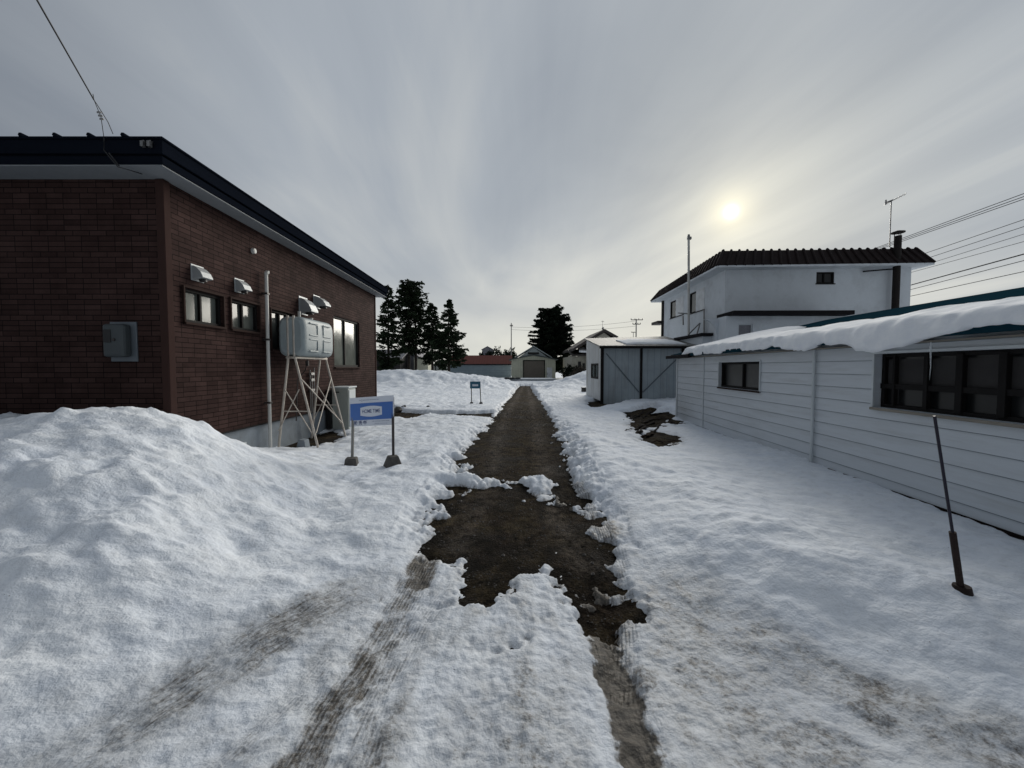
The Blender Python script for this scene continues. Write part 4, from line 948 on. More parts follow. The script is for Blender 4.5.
m = MB(); m.add([(x, y, z - .01) for x, y, z in oB] + [(x, y, z - .09) for x, y, z in oB], [(0, 1, 2, 3), (4, 7, 6, 5), (0, 4, 5, 1), (0, 3, 7, 4), (1, 5, 6, 2), (2, 6, 7, 3)]); m.build('soffit', M['white_wall'], hs)
# ground floor extension and its dark canopy roof
EY = 16.6
a, b = at(726, 316, EY), at(849, 314, EY); m = MB()
hA, hB = at(738.5, 324, EY), at(752.5, 338, EY)
skin(m, (a.x, EY), (1, 0), (0, -1), 0, b.x - a.x, 0, a.z, [(hA.x - a.x, hB.x - a.x, hB.z - .3, hA.z)], .12)
m.quad((a.x, EY, 0), (a.x, HY - .01, 0), (a.x, HY - .01, a.z), (a.x, EY, a.z)); m.quad((b.x, EY, 0), (b.x, HY - .01, 0), (b.x, HY - .01, a.z), (b.x, EY, a.z)); m.build('extension_wall', M['white_wall'], hs)
window(hs, (a.x, EY), (1, 0), (0, -1), (hA.x - a.x, hB.x - a.x, hB.z - .3, hA.z), M['siding_trim'], M['grey_wall'], (), fw=.04, recess=.06, sill=False)
c0, c1 = at(714.5, 317.5, EY - .3), at(854, 314.5, EY - .3)
m = MB(); m.prism([(8.82, EY + .75, a.z - .04), (8.95, EY - .35, a.z + .01), (c1.x, EY - .35, a.z + .02), (c1.x + .1, HY - .02, a.z + .02), (HX - .02, HY - .02, a.z + .02)], (0, 0, .17)); m.build('canopy_roof', M['black_roof'], hs, bevel=.02)
# arched porch wing on the left of the corner
m = MB(); x_a = a.x - .02; pts = [(x_a, EY + .3, 0), (x_a - .1, EY + .3, 0)]
px0, px1 = at(716, 330, 17.3).x, a.x
arc = [(px1 - .62 + .55 * math.sin(t), a.z - .75 + .68 * math.cos(t)) for t in np.linspace(0, math.pi / 2, 10)]
poly = [(px1, 17.2, 0), (px1, 17.2, a.z - .03), (px0 - .3, 17.2, a.z - .03)] + [(x, 17.2, z) for x, z in arc] + [(arc[-1][0], 17.2, 0)]
m.prism(poly, (0, .12, 0)); m.build('porch_arch', M['white_wall'], hs)
m = MB(); q0, q1 = at(687.5, 335, 19.2), at(719, 334, 17.6)
m.box(q0.x - .1, HX - .02, 17.6, 20.6, q1.z - .08, q1.z + .05); m.build('porch_roof', M['black_roof'], hs, bevel=.015)
m = MB(); m.box(q0.x + .05, HX - .35, 17.8, 20.4, 0, q1.z - .085); m.build('porch_wall', M['white_wall'], hs)
# pipe mast by the left facade
yM = 19.8; p0, p1 = at(688.7, 336, yM), at(688.7, 237, yM)
m = MB(); m.tube([(p0.x, yM, 3.2), (p1.x, yM, p1.z)], .055, 10); mm = m.build('vent_mast', M['white_pipe'], hs)
m = MB(); m.tube([(p1.x, yM, p1.z), (p1.x, yM, p1.z + .12)], [.07, .05], 10); m.obox((p1.x + .03, yM, p1.z - .06), (.09, 0, 0), (0, .06, 0), (0, 0, .06)); m.build('mast_cap', M['steel'], mm)
m = MB()
for k, (x1_, y1_, x2_, y2_) in enumerate(((678, 313, 691, 314), (683, 316, 683.2, 325), (704, 309, 704, 335), (697, 334, 700, 323), (688, 335, 700, 323))):
    m.bar(at(x1_, y1_, 20.3 - k * .2), at(x2_, y2_, 20.3 - k * .2), .05)
m.build('bracket_rods', M['steel'], hs)
# sooty flue with cap on the front
yF = HY - .28; q0, q1 = at(893.2, 270, yF), at(900.2, 270, yF); zt = at(897, 236, yF).z
m = MB(); m.tube([((q0.x + q1.x) / 2, yF, .4), ((q0.x + q1.x) / 2, yF, zt)], (q1.x - q0.x) / 2 * .86, 14); fl_ = m.build('chimney', M['soot'], hs)
cx_ = (q0.x + q1.x) / 2; m = MB(); m.tube([(cx_, yF, zt + .13), (cx_, yF, zt + .17), (cx_, yF, zt + .24)], [.24, .24, .03], 14)
for a_ in (0, 2.1, 4.2): m.bar((cx_ + .12 * math.cos(a_), yF + .12 * math.sin(a_), zt - .02), (cx_ + .12 * math.cos(a_), yF + .12 * math.sin(a_), zt + .14), .02)
m.build('chimney_cap', M['soot'], fl_)
m = MB(); b0 = at(867, 267, yF); m.bar((b0.x, HY - .1, 5.95), (cx_ - .1, yF, 6.02), .07, .05); m.build('stay_bar', M['black_roof'], fl_)
# antenna on the roof
yA = HY + .3; x_ = at(889.8, 240, yA).x; zA = at(889.8, 201, yA).z
m = MB(); m.tube([(x_ + .3, yA, 7.0), (x_, yA, 7.15), (x_, yA, zA)], .022, 6); m.bar((x_ + .32, yA, 6.5), (x_ + .3, yA, 7.02), .04)
ax = Vector((.75, -.55, .42)); ax.normalize(); c_ = Vector((x_ + .02, yA, zA))
m.bar(c_ - ax * .25, c_ + ax * .5, .025); sd = Vector((.55, .8, 0)).normalized()
for k in range(7): q = c_ + ax * (-.25 + .12 * k); m.bar(q - sd * .17, q + sd * .17, .012)
m.bar(c_ + Vector((-.28, 0, -.08)), c_ + Vector((.05, 0, .05)), .05); m.bar(c_ + Vector((-.26, 0, -.16)), c_ + Vector((-.26, 0, .05)), .04)
m.build('antenna', M['steel'], hs)
# window stains trim: thin dark downpipe at the far left edge
m = MB(); q = hl(663, 320); y_ = HYB - .25; m.box(hx(y_) - .09, hx(y_) - .005, y_ - .12, y_ + .12, 0, 6.1); m.build('corner_strip', M['dark_frame'], hs)
m = MB(); m.box(hx(HYB) - .28, hx(HYB) + .3, HYB - .02, HYB + 1.2, 4.6, 4.78); m.build('side_canopy', M['brown_roof'], hs)

# ------------------------------------------------------------------ distant buildings
def gable(name, label, x0, x1, y0, y1, ze, zr, wall, roof, base=-.1, ov=.35, axis='y', cat='building', rootkids=()):
    t = thing(name, label, cat, ((x0 + x1) / 2, y0, 0)); m = MB()
    m.box(x0, x1, y0, y1, base, ze)
    if axis == 'y': xm = (x0 + x1) / 2; m.prism([(x0, y0, ze), (x1, y0, ze), (xm, y0, zr - .03)], (0, y1 - y0, 0))
    else: ym = (y0 + y1) / 2; m.prism([(x0, y0, ze), (x0, y1, ze), (x0, ym, zr - .03)], (x1 - x0, 0, 0))
    m.build('wall', wall, t); r = MB(); th = .12
    if axis == 'y':
        s = (zr - ze) / ((x1 - x0) / 2)
        for sx in (-1, 1):
            e = x0 - ov if sx < 0 else x1 + ov; r.prism([(xm, y0 - ov, zr), (e, y0 - ov, ze - s * ov), (e, y0 - ov, ze - s * ov + th), (xm, y0 - ov, zr + th)], (0, y1 - y0 + 2 * ov, 0))
    else:
        s = (zr - ze) / ((y1 - y0) / 2)
        for sy in (-1, 1):
            e = y0 - ov if sy < 0 else y1 + ov; r.prism([(x0 - ov, ym, zr), (x0 - ov, e, ze - s * ov), (x0 - ov, e, ze - s * ov + th), (x0 - ov, ym, zr + th)], (x1 - x0 + 2 * ov, 0, 0))
    r.build('roof', roof, t); return t
# cream garage
GY = 54; gx0, gx1 = at(511.5, 370, GY).x, at(555.5, 370, GY).x
ga = gable('garage', 'cream garage with brown roller shutter at the end of the lane', gx0, gx1, GY, GY + 9, 2.75, 3.35, M['cream'], M['green_roof'], ov=.3, cat='garage')
xm = (gx0 + gx1) / 2; m = MB(); m.prism([(xm - 2.1, GY + .3, 3.0), (xm + 2.1, GY + .3, 3.0), (xm, GY + .3, 4.45)], (0, 8, 0)); gg = m.build('upper_gable', M['pale_roof'], ga)
m = MB()
for sx in (-1, 1): m.prism([(xm, GY + .05, 4.5), (xm + sx * 2.5, GY + .05, 2.98), (xm + sx * 2.5, GY + .05, 3.1), (xm, GY + .05, 4.64)], (0, 8.4, 0))
m.build('upper_roof', M['pale_roof'], ga)
m = MB(); m.box(xm - .75, xm + .75, GY + .22, GY + .295, 3.48, 3.75); m.build('gable_window', M['dark_wall'], ga)
a, b = at(524, 361, GY), at(544, 379, GY); m = MB(); m.box(a.x, b.x, GY - .06, GY - .01, .0, a.z); m.build('roller_shutter', M['shutter'], ga)
m = MB(); m.box(a.x - .12, a.x, GY - .1, GY - .005, 0, a.z + .12); m.box(b.x, b.x + .12, GY - .1, GY - .005, 0, a.z + .12); m.box(a.x, b.x, GY - .1, GY - .005, a.z + .003, a.z + .12); m.build('shutter_frame', M['dark_frame'], ga)
a, b = at(546.8, 367.5, GY), at(552, 379, GY); m = MB(); m.box(a.x, b.x, GY - .05, GY - .01, .0, a.z); dd = m.build('door', M['door_white'], ga, bevel=.01)
m = MB(); m.box(a.x + .06, a.x + .12, GY - .09, GY - .055, .75, .9); m.build('handle', M['steel'], dd)
a, b = at(502, 381, 47.5), at(558, 381, 47.5); m = MB(); m.box(a.x, b.x, 47.5, 52.5, -.1, .27); sb_ = tag(m.build('concrete_slab', M['concrete'], bevel=.03), 'low pale concrete slab in front of the cream garage', 'slab')
sb_2 = MB(); sb_2.box(a.x + .3, b.x - .2, 47.62, 52.2, .274, .36); sb_2.build('snow_layer', M['roof_snow'], sb_, bevel=.05)
m = MB(); q = at(512, 378, 50.5)
for k in range(3):
    cx0 = q.x - .55 + .62 * k
    for j in range(14):
        a0, a1 = 2 * math.pi * j / 14, 2 * math.pi * (j + 1) / 14
    m.tube([(cx0 + .24 * math.cos(t), 50.5 + .24 * math.sin(t) - 3.4, .44) for t in np.linspace(0, 2 * math.pi, 16)], .10, 8, False)
tag(m.build('tyre_row', M['black']), 'row of flat black tyres lying before the cream garage', 'tyres')
# red roofed building
ry = 66; a, b = at(446, 364, ry), at(511, 364, ry); zr = at(480, 356, ry + 3).z
rd = gable('red_roof_building', 'long low blue grey building with dull red metal roof', a.x, b.x, ry, ry + 7, at(480, 364.2, ry).z, zr, M['blue_wall'], M['red_roof'], axis='x', ov=.2)
m = MB(); m.box(a.x - .2, b.x + .2, ry - .28, ry - .2, at(480, 365, ry).z, at(480, 364, ry).z); m.build('gutter', M['dark_frame'], rd)
# small buildings behind the conifers
b1_ = gable('dark_barn', 'dark low barn with grey roof beside the brick house edge', at(366, 360, 52).x, at(400, 360, 52).x, 52, 60, 2.9, 4.1, M['dark_wall'], M['grey_wall'], axis='x', cat='barn')
b2_ = gable('grey_annex', 'grey annex behind the two trunked conifer', at(394, 360, 56).x, at(417, 360, 56).x, 56, 62, 3.4, 4.7, M['grey_wall'], M['grey_wall'], axis='y', cat='annex')
m = MB(); m.box(at(414, 360, 54).x, at(428, 360, 54).x, 54, 57, -.1, 2.9); sh_ = thing('panel_shed', 'narrow pale shed with ribbed walls behind the conifers', 'shed', (at(421, 360, 54).x, 54, 0)); m.build('wall', M['cream'], sh_)
m = MB(); m.box(at(413.5, 360, 54).x, at(429, 360, 54).x, 53.8, 57.2, 2.905, 3.05); m.build('roof', M['metal_roof'], sh_)
m = MB(); m.box(at(432, 360, 60).x, at(446, 360, 60).x, 60, 64, -.1, 2.0)
tt = thing('greenhouse', 'small pale blue greenhouse behind the smaller conifers', 'greenhouse', (at(438, 360, 60).x, 60, 0)); m.build('wall', M['pale_roof'], tt)
m = MB(); x0_, x1_ = at(432, 360, 60).x, at(446, 360, 60).x
m.prism([(x0_ - .05, 59.9, 2.005), (x1_ + .05, 59.9, 2.005), ((x0_ + x1_) / 2, 59.9, 2.9)], (0, 4.2, 0)); m.build('roof', M['green_roof'], tt)
m = MB()
for k in range(5): x_ = x0_ + (x1_ - x0_) * k / 4; m.box(x_ - .06, x_ + .06, 59.88, 59.99, 0, 2.0)
m.build('frame', M['dark_frame'], tt)
# brown roofed house with gable behind the grey shed
b3 = thing('gabled_house', 'beige house with brown gabled roof and chimney behind the grey shed', 'house', (5, 46, 0))
yg = 46
def px2(px, z=0): return at(px, 360, yg).x
m = MB(); m.box(px2(573), px2(640), yg + 1, yg + 9, -.1, at(580, 356, yg).z); xg0, xg1, xgm = px2(590), px2(620), px2(604.5); zg = at(604, 331.5, yg).z; ze = at(604, 340, yg).z
m.prism([(px2(588), yg + .4, -.1), (px2(618), yg + .4, -.1), (px2(618), yg + .4, ze - .2), (xgm, yg + .4, zg - .1), (px2(588), yg + .4, ze - .3)], (0, 7, 0)); m.build('wall', M['house_wall'], b3)
m = MB()
for (xe, zz) in ((px2(573), at(573, 351, yg).z), (px2(618), at(618, 339, yg).z)): m.prism([(xgm, yg, zg), (xe, yg, zz), (xe, yg, zz + .3), (xgm, yg, zg + .3)], (0, 9.5, 0))
m.prism([(px2(572), yg + .3, at(573, 356, yg).z), (px2(572), yg + 4, at(573, 349, yg).z), (px2(572), yg + 4, at(573, 349, yg).z + .15), (px2(572), yg + .3, at(573, 356, yg).z + .15)], (px2(592) - px2(572), 0, 0))
m.prism([(px2(612), yg + 1, at(612, 343, yg).z), (px2(612), yg + 5, at(612, 335.5, yg).z), (px2(612), yg + 9.5, at(612, 343, yg).z)], (px2(672) - px2(612), 0, 0)); m.build('roof', M['brown_roof'], b3)
m = MB(); x_ = px2(604.7); m.tube([(x_, yg + 1, zg), (x_, yg + 1, zg + .35)], .06, 8); m.tube([(x_, yg + 1, zg + .3), (x_, yg + 1, zg + .45), (x_, yg + 1, zg + .62)], [.1, .16, .03], 8); m.tube([(x_ - .05, yg + 1, zg + .5), (x_ - .05, yg + 1, zg + 1.35)], .02, 6); m.bar((x_ - .2, yg + 1, zg + 1.25), (x_ + .12, yg + 1, zg + 1.25), .04); m.build('chimney', M['steel'], b3)
m = MB(); m.box(px2(579.5), px2(582.5), yg + .94, yg + .99, 1.6, 2.4); m.box(px2(584), px2(586.5), yg + .94, yg + .99, 1.0, 2.2); m.build('window', M['dark_wall'], b3)
m = MB(); q = at(584, 351, yg - .1); m.prism([(q.x - .45, yg + .5, q.z - .15), (q.x + .5, yg + .5, q.z - .2), (q.x + .6, yg + 2.2, q.z + .3), (q.x - .2, yg + 2.2, q.z + .3)], (0, 0, .25)); tag(m.build('gable_snow', M['roof_snow'], bevel=.06), 'small snow patch left on the brown roof of the gabled house', 'snow patch')
# far house and mast house beyond the red roof
b4 = gable('distant_house', 'tiny pale house above the red roof among dark bushes', at(482, 350, 120).x, at(493, 350, 120).x, 120, 128, at(487, 349.5, 120).z, at(487, 346.5, 120).z, M['grey_wall'], M['grey_wall'], cat='house', ov=.2)
m = MB(); x_ = at(481.8, 350, 119.9).x; m.box(x_ + 1.0, x_ + 2.0, 119.9, 119.98, 4.5, 6); m.build('window', M['dark_wall'], b4)

# ------------------------------------------------------------------ trees
def conifer(name, label, x, y, hgt, z0, prof, seed, trunks=((0, 0, 1),), dens=1.0, nm='needles', gaps=.3, group=None):
    rg = random.Random(seed); t = thing(name, label, 'tree', (x, y, 0), group); tm = MB(); cm = MB()
    for (dx, dy, hs_) in trunks:
        tm.tube([(x + dx, y + dy, -.1), (x + dx + rg.uniform(-.1, .1), y + dy, hgt * .4), (x + dx * .8, y + dy, hgt * hs_)], [.17, .13, .02], 8)
        z = z0
        while z < hgt * hs_:
            tt_ = (z - z0) / (hgt * hs_ - z0); nb = rg.randint(6, 9) + (4 if gaps == 0 else 0)
            rad = prof(tt_)
            for k in range(nb):
                if rg.random() < gaps * (1 - tt_) * .8: continue
                a = rg.random() * 6.283; l = rad * rg.uniform(.55, 1.12); zz = z + rg.uniform(-.15, .15); dr = rg.uniform(-.22, .18)
                bx_, by_ = x + dx * (1 - .2 * tt_), y + dy; ca, sa = math.cos(a), math.sin(a)
                end = (bx_ + ca * l, by_ + sa * l, zz + dr * l + .12 * l)
                tm.tube([(bx_, by_, zz), (bx_ + ca * l * .5, by_ + sa * l * .5, zz + dr * l * .5), end], [.03, .02, .008], 4, False)
                n = max(3, int(l / .14 * dens))
                for q in range(n):
                    u = .18 + .82 * (q + rg.random()) / n; sp_ = (.12 + .3 * (1 - u) * .8 + .08) * min(1, l)
                    cx0 = bx_ + ca * l * u; cy0 = by_ + sa * l * u; cz0 = zz + dr * l * u + .12 * l * max(0, u - .5) * 2
                    for r_ in range(4):
                        w1 = rg.uniform(-1, 1); th = a + w1 * 1.25; ll = rg.uniform(.18, .42); ww = rg.uniform(.035, .085)
                        px_, py_, pz_ = cx0 + rg.uniform(-sp_, sp_) * -sa, cy0 + rg.uniform(-sp_, sp_) * ca, cz0 + rg.uniform(-.1, .1)
                        ex_, ey_, ez_ = px_ + math.cos(th) * ll, py_ + math.sin(th) * ll, pz_ + rg.uniform(-.2, .1)
                        sx_, sy_ = -math.sin(th) * ww, math.cos(th) * ww; dz_ = rg.uniform(-.08, .08)
                        cm.add([(px_ - sx_, py_ - sy_, pz_ - dz_), (px_ + sx_, py_ + sy_, pz_ + dz_), (ex_ + sx_ * .5, ey_ + sy_ * .5, ez_ + dz_), (ex_ - sx_ * .5, ey_ - sy_ * .5, ez_ - dz_)], [(0, 1, 2, 3)])
            z += rg.uniform(.24, .42)
    tm.build('trunk', M['bark'], t); cm.build('crown', M[nm], t, smooth=False); return t
def cone(r0, p=.8): return lambda t: r0 * (1 - t) ** p * (.55 + .45 * min(1, t * 5)) + .12
TY = 44
def tz(py, y=TY): return at(512, py, y).z
x1 = at(389, 350, TY).x; conifer('spruce_tree', 'tall spruce touching the edge of the brick house roof', x1, TY, tz(284), 1.6, cone(2.1, .85), 1, gaps=.5, dens=.95, group='conifers behind the snow bank')
x1 = at(411, 350, 46).x; conifer('pine_tree', 'tallest conifer of the row, with two bare lower trunks', x1, 46, tz(280, 46), 3.4, lambda t: 1.55 * (math.sin(math.pi * (.18 + .72 * t))) ** .7 + .2, 2, trunks=((-.3, 0, .985), (.45, .3, 1)), gaps=.5, dens=.75, group='conifers behind the snow bank')
x1 = at(432.5, 350, 47).x; conifer('spruce_tree', 'thin sparse conifer between tallest pine and rightmost spruce', x1, 47, tz(304, 47), 2.4, cone(1.9, .75), 3, gaps=.35, dens=1.0, group='conifers behind the snow bank')
x1 = at(449, 350, TY).x; conifer('spruce_tree', 'rightmost conical spruce left of the red roofed building', x1, TY, tz(301.5), 1.7, cone(2.5, .9), 4, gaps=.3, dens=1.1, group='conifers behind the snow bank')
x1 = at(551, 350, 62).x
conifer('round_conifer', 'big dense dark conifer with blunt top behind the cream garage', x1, 62, tz(309, 62), 1.2, lambda t: 3.6 * (1 - max(0, t - .1) ** 2.2 * .62) * (.8 + .2 * min(1, 6 * t)), 5, dens=2.4, nm='needles2', gaps=0)
def bush(name, label, x, y, rx_, rz_, seed, n=900, zc=None, nm='needles2', group=None, sz=.3):
    rg = random.Random(seed); t = thing(name, label, 'bush', (x, y, 0), group); m = MB(); zc = rz_ if zc is None else zc
    for k in range(n):
        a, b = rg.random() * 6.283, math.acos(rg.uniform(-.6, 1)); r = rg.random() ** .35 * (1 + .22 * math.sin(3 * a + seed) * math.sin(4 * b))
        p = Vector((x + rx_ * r * math.sin(b) * math.cos(a), y + rx_ * .8 * r * math.sin(b) * math.sin(a), zc + rz_ * r * math.cos(b)))
        u = Vector((rg.uniform(-1, 1), rg.uniform(-1, 1), rg.uniform(-.3, 1))).normalized() * sz * rg.uniform(.5, 1.2); v = u.cross(Vector((rg.uniform(-1, 1), rg.uniform(-1, 1), rg.uniform(-1, 1)))).normalized() * sz * .35
        m.add([p - v, p + v, p + u], [(0, 1, 2)])
    m.build('crown', M[nm], t); m = MB()
    for k in range(5):
        a = k * 1.3; m.tube([(x, y, -.1), (x + .25 * rx_ * math.cos(a), y + .25 * rx_ * math.sin(a), zc * .6), (x + .7 * rx_ * math.cos(a), y + .6 * rx_ * math.sin(a), zc + .2 * rz_)], [.1, .06, .02], 5)
    m.build('trunk', M['bark'], t)
for i, (px, py, w_) in enumerate(((497, 347, 6), (506, 350, 5), (512, 348.5, 5), (489, 351, 4), (480, 352.5, 4))):
    q = at(px, py, 112); h_ = q.z; bush('distant_bush', ('dark rounded bush right of the tiny distant house', 'dark low bush left of the thin utility pole', 'dark bush right behind the thin utility pole', 'low dark bush in front of tiny distant house', 'low dark bush left of tiny distant house')[i], q.x, 112 + i, w_ * .28, h_ * .45, 20 + i, 700, h_ * .55, group='bushes beyond the red roof', sz=.6)
q = G(581, 379, .3); bush('bare_shrub', 'dark shrub between big conifer and gabled house', at(580, 370, 43).x, 43, .9, .8, 31, 420, 1.0, 'twig', sz=.28)
q = at(571, 368, 47); bush('bare_shrub', 'dark low shrub at the foot of the big conifer', q.x, 47, 1.2, .9, 33, 600, 1.0, 'needles2', sz=.3)

# ------------------------------------------------------------------ utility poles and wires
def pole(label, px, ytop, Y_, arms, r=.13, lean=0):
    p = at(px, ytop, Y_); t = thing('utility_pole', label, 'utility pole', (p.x, Y_, 0)); m = MB(); m.tube([(p.x, Y_, -.2), (p.x + lean, Y_, p.z)], [r, r * .7], 8); m.build('pole', M['pole'], t)
    for (dz, w_) in arms:
        m = MB(); m.bar((p.x - w_ * .45, Y_, p.z - dz), (p.x + w_ * .55, Y_, p.z - dz), .12)
        for k in range(4): m.tube([(p.x - w_ * .45 + w_ * k / 3, Y_, p.z - dz), (p.x - w_ * .45 + w_ * k / 3, Y_, p.z - dz + .25)], .06, 6)
        m.build('crossarm', M['post_dark'], t)
    return p
pole('thin utility pole standing behind the red roof and cream garage', 511.3, 323, 80, ((.6, .5),), .12)
pole('utility pole with two crossarms above the grey storage shed roof', 636.3, 319, 70, ((.15, 2.0), (.9, 1.3)), .14)
pole('very distant short pole left of the two armed pole', 633.4, 332, 105, ((.1, 1.2),), .1)
def wire(name, pts, r, label, group=None, sag=0):
    P = []
    for a, b in zip(pts[:-1], pts[1:]):
        a, b = Vector(a), Vector(b)
        for k in range(16): t = k / 16; P.append(a.lerp(b, t) - Vector((0, 0, sag * 4 * t * (1 - t))))
    P.append(Vector(pts[-1])); m = MB(); m.tube(P, r, 5); return tag(m.build(name, M['wire']), label, 'cable', group)
# lines on the right: px at x=1024 and further point
for i, ((xa, ya), (xb, yb), z_, r, lb) in enumerate((
    ((903, 238), (1024, 193.5), 9.3, .017, 'topmost thin cable of the bundle right of the antenna'),
    ((903, 239.5), (1024, 196.5), 9.3, .017, 'second cable from top in the bundle right of the antenna'),
    ((903, 241), (1024, 199), 9.2, .017, 'third cable from top in the bundle right of the antenna'),
    ((929, 252), (1024, 219.5), 8.4, .016, 'fourth cable from top right of the white house'),
    ((931, 257), (1024, 226.5), 8.3, .016, 'fifth cable from top right of the white house'),
    ((931, 263), (1024, 234), 8.2, .014, 'sixth cable from top right of the white house'),
    ((909, 273), (1024, 241.5), 8.0, .014, 'seventh cable from top right of the white house'),
    ((909, 285.5), (1024, 254), 7.2, .034, 'thickest dark cable right of the white house'),
    ((909, 290), (1024, 260.5), 7.0, .020, 'thin cable just under the thickest one'),
    ((909, 296.5), (1024, 271.5), 6.6, .020, 'lowest cable right of the white house'))):
    def onz(px, py, z): d = ray(px, py); k = (z - H) / d.z; return Vector((d.x * k, d.y * k, z))
    A_, B_ = onz(xa, ya, z_), onz(xb, yb, z_); D_ = (A_ - B_)
    wire('power_cable', [B_ - D_ * 1.2, B_, A_, A_ + D_ * 3.0], r, lb, 'overhead cables on the right')
# faint distant wires
q1, q2 = at(511.3, 327, 80), at(636.3, 321, 70)
wire('distant_cable', [q1, q2], .02, 'faint distant cable between the two far utility poles', sag=.5)
q1, q2 = at(511.3, 329.5, 80), at(636.3, 326, 70)
wire('distant_cable', [q1, q2], .02, 'faint lower distant cable between the two far utility poles', sag=.5)
# service drop on the left roof corner
base = at(104, 138, RY0 - .02); ins = at(101, 117, RY0 - .10); up = at(94, 100, RY0 - .2); far = at(37, 0, 3.6)
dv = (far - up); endp = up + dv * 9
sd_ = thing('service_cable', 'thin service cable running up from the brick house roof edge', 'cable', base)
m = MB(); m.tube([up, up + dv * .5, far, endp], .008, 6); m.build('cable', M['wire'], sd_)
m = MB(); m.tube([base, ins, up], .004, 5); m.tube([at(113, 134, RY0 - .03), at(108, 122, RY0 - .06), at(98, 106, RY0 - .15), up], .0045, 5); m.tube([at(93, 94, RY0 - .2), up], .004, 5)
m.tube([base, at(104, 150, RY0 - .05), at(112, 160, RY0 - .06), at(118, 167, RY0 - .06), at(126, 169, RY0 - .05), at(142, 174, YC - .15)], .006, 6); m.tube([at(109, 153, RY0 - .05), at(119, 166, RY0 - .05)], .009, 6); m.build('tail_wire', M['wire'], sd_)
m = MB(); dq = (up - ins).normalized()
for k in range(3): c0 = ins + dq * (k * .035 - .03); m.tube([c0, c0 + dq * .02], [.026, .02], 10)
m.build('insulator', M['steel'], sd_)

# ------------------------------------------------------------------ sky
SD = ray(731, 212).normalized(); EL = math.asin(SD.z); AZ = math.atan2(SD.x, SD.y)
wd = bpy.data.worlds.new('World'); bpy.context.scene.world = wd; wd.use_nodes = True; nt = wd.node_tree
bg = nt.nodes['Background']; bg.inputs['Strength'].default_value = .094
sky = N(nt, 'ShaderNodeTexSky', sky_type='NISHITA', sun_disc=False, sun_elevation=EL, sun_rotation=AZ, air_density=1.0, dust_density=1.0)
tc = N(nt, 'ShaderNodeTexCoord'); D = tc.outputs['Generated']
s = N(nt, 'ShaderNodeSeparateXYZ'); L(nt, D, s.inputs[0]); x_, y_, z_ = s.outputs
zc = math_(nt, 'ADD', math_(nt, 'MAXIMUM', z_, 0.0), .10)
u = math_(nt, 'DIVIDE', x_, zc); v = math_(nt, 'DIVIDE', y_, zc)
cb_ = N(nt, 'ShaderNodeCombineXYZ'); L(nt, u, cb_.inputs[0]); L(nt, v, cb_.inputs[1])
def cloud(scale, rotz, sx, sy, detail=5.0, dist=.6, loc=(0, 0, 0), rough=.5):
    mp = N(nt, 'ShaderNodeMapping'); mp.inputs['Rotation'].default_value = (0, 0, rotz); mp.inputs['Scale'].default_value = (sx, sy, 1); mp.inputs['Location'].default_value = loc
    L(nt, cb_.outputs[0], mp.inputs[0]); n = N(nt, 'ShaderNodeTexNoise', Scale=scale, Detail=detail, Roughness=rough, Distortion=dist); L(nt, mp.outputs[0], n.inputs['Vector']); return n.outputs[0]
c1 = cloud(.8, R(24), 1.0, .30, 6.0, 1.0, (3.1, 1.7, 0)); c2 = cloud(.35, R(30), 1.0, .55, 4.0, .3, (7.7, 2.2, 0)); c3 = cloud(2.2, R(24), 1.0, .16, 6.0, 1.0, (1.1, 5.7, 0), .6)
mix_ = math_(nt, 'ADD', math_(nt, 'ADD', math_(nt, 'MULTIPLY', c1, .34), math_(nt, 'MULTIPLY', c2, .55)), math_(nt, 'MULTIPLY', c3, .12))
cl = ramp(nt, mix_, [(.39, (2.15, 2.42, 2.82)), (.5, (2.85, 3.12, 3.46)), (.61, (4.3, 4.42, 4.38))]).outputs[0]
# brighter, warmer band low over the horizon ahead
elf = ramp(nt, z_, [(.0, 1.0), (.09, .75), (.22, .12), (.4, 0.0)]).outputs[0]
fwd = ramp(nt, y_, [(.2, 0.15), (.95, 1.0)]).outputs[0]
cl = mixc(nt, math_(nt, 'MULTIPLY', math_(nt, 'MULTIPLY', elf, fwd), .85), cl, (5.6, 5.6, 5.1))
# dark stratus streak low down
lowb = math_(nt, 'MULTIPLY', ramp(nt, z_, [(.06, 0.0), (.14, 1.0), (.22, .0)]).outputs[0], ramp(nt, c2, [(.42, 0.0), (.6, .5)]).outputs[0])
cl = mixc(nt, math_(nt, 'MULTIPLY', lowb, .6), cl, (2.9, 3.1, 3.5))
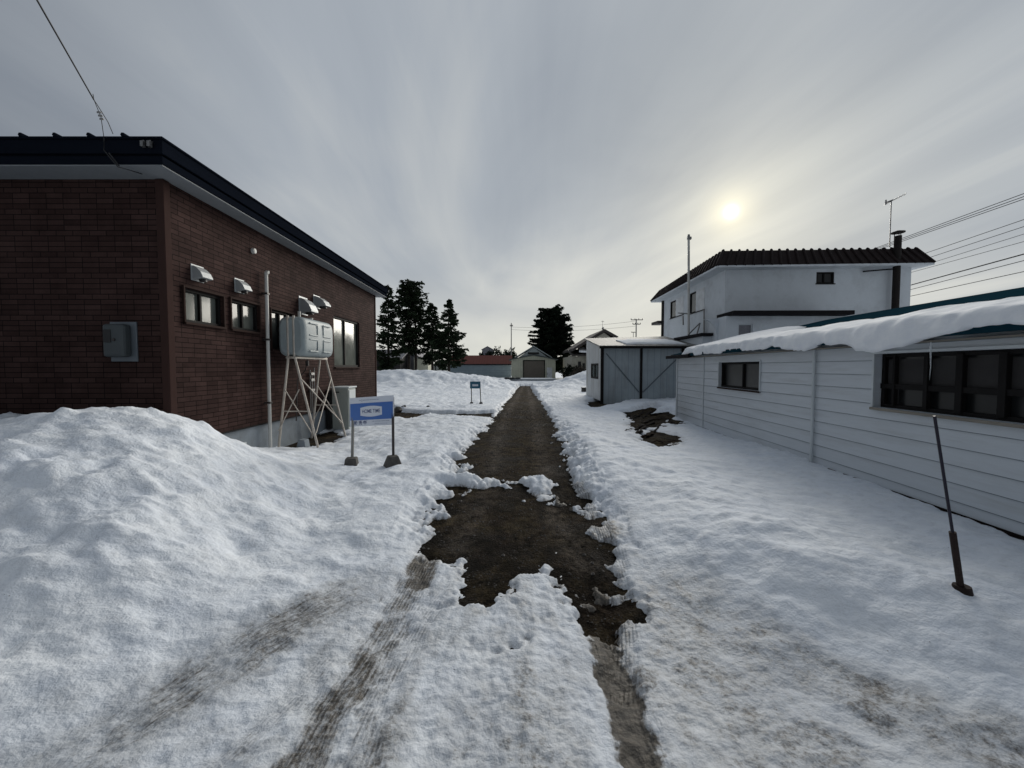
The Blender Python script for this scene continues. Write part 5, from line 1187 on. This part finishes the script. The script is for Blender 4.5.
# veiled sun: glow in the cloud sheet
vd = N(nt, 'ShaderNodeVectorMath', operation='DOT_PRODUCT'); L(nt, D, vd.inputs[0]); vd.inputs[1].default_value = SD
ang = math_(nt, 'ARCCOSINE', math_(nt, 'MINIMUM', vd.outputs['Value'], .999999))
def gl(w): return math_(nt, 'POWER', 2.71828, math_(nt, 'MULTIPLY', math_(nt, 'POWER', math_(nt, 'DIVIDE', ang, w), 2.0), -1.0))
def scale_c(col, f): m_ = nt.nodes.new('ShaderNodeVectorMath'); m_.operation = 'SCALE'; m_.inputs[0].default_value = col; L(nt, f, m_.inputs['Scale']); return m_.outputs[0]
def addv(a, b): m_ = nt.nodes.new('ShaderNodeVectorMath'); m_.operation = 'ADD'; L(nt, a, m_.inputs[0]); L(nt, b, m_.inputs[1]); return m_.outputs[0]
streak = ramp(nt, c1, [(.35, .5), (.62, 1.25)]).outputs[0]
tot = addv(cl, scale_c((1.35, 1.25, .85), math_(nt, 'MULTIPLY', gl(R(20)), streak)))
tot = addv(tot, scale_c((.9, .8, .45), math_(nt, 'MULTIPLY', gl(R(8)), streak))); tot = addv(tot, scale_c((2.4, 2.0, 1.0), gl(R(2.3)))); tot = addv(tot, scale_c((9, 8.4, 6.6), gl(R(.65))))
back = ramp(nt, vd.outputs['Value'], [(.0, .56), (.6, 1.0)]).outputs[0]
tot2 = nt.nodes.new('ShaderNodeVectorMath'); tot2.operation = 'MULTIPLY'; L(nt, tot, tot2.inputs[0]); L(nt, back, tot2.inputs[1])
fin = mixc(nt, .975, sky.outputs[0], tot2.outputs[0]); L(nt, fin, bg.inputs['Color'])

sun = bpy.data.lights.new('sun', 'SUN'); sun.energy = 2.2; sun.angle = R(38); sun.color = (1, .95, .86)
so = bpy.data.objects.new('sun', sun); C.objects.link(so); so.rotation_euler = SD.to_track_quat('Z', 'Y').to_euler(); so.location = (10, 20, 20)

sc = bpy.context.scene
sc.view_settings.view_transform = 'Standard'; sc.view_settings.look = 'None'; sc.view_settings.exposure = .50; sc.view_settings.gamma = 1; sc.view_settings.use_curve_mapping = False
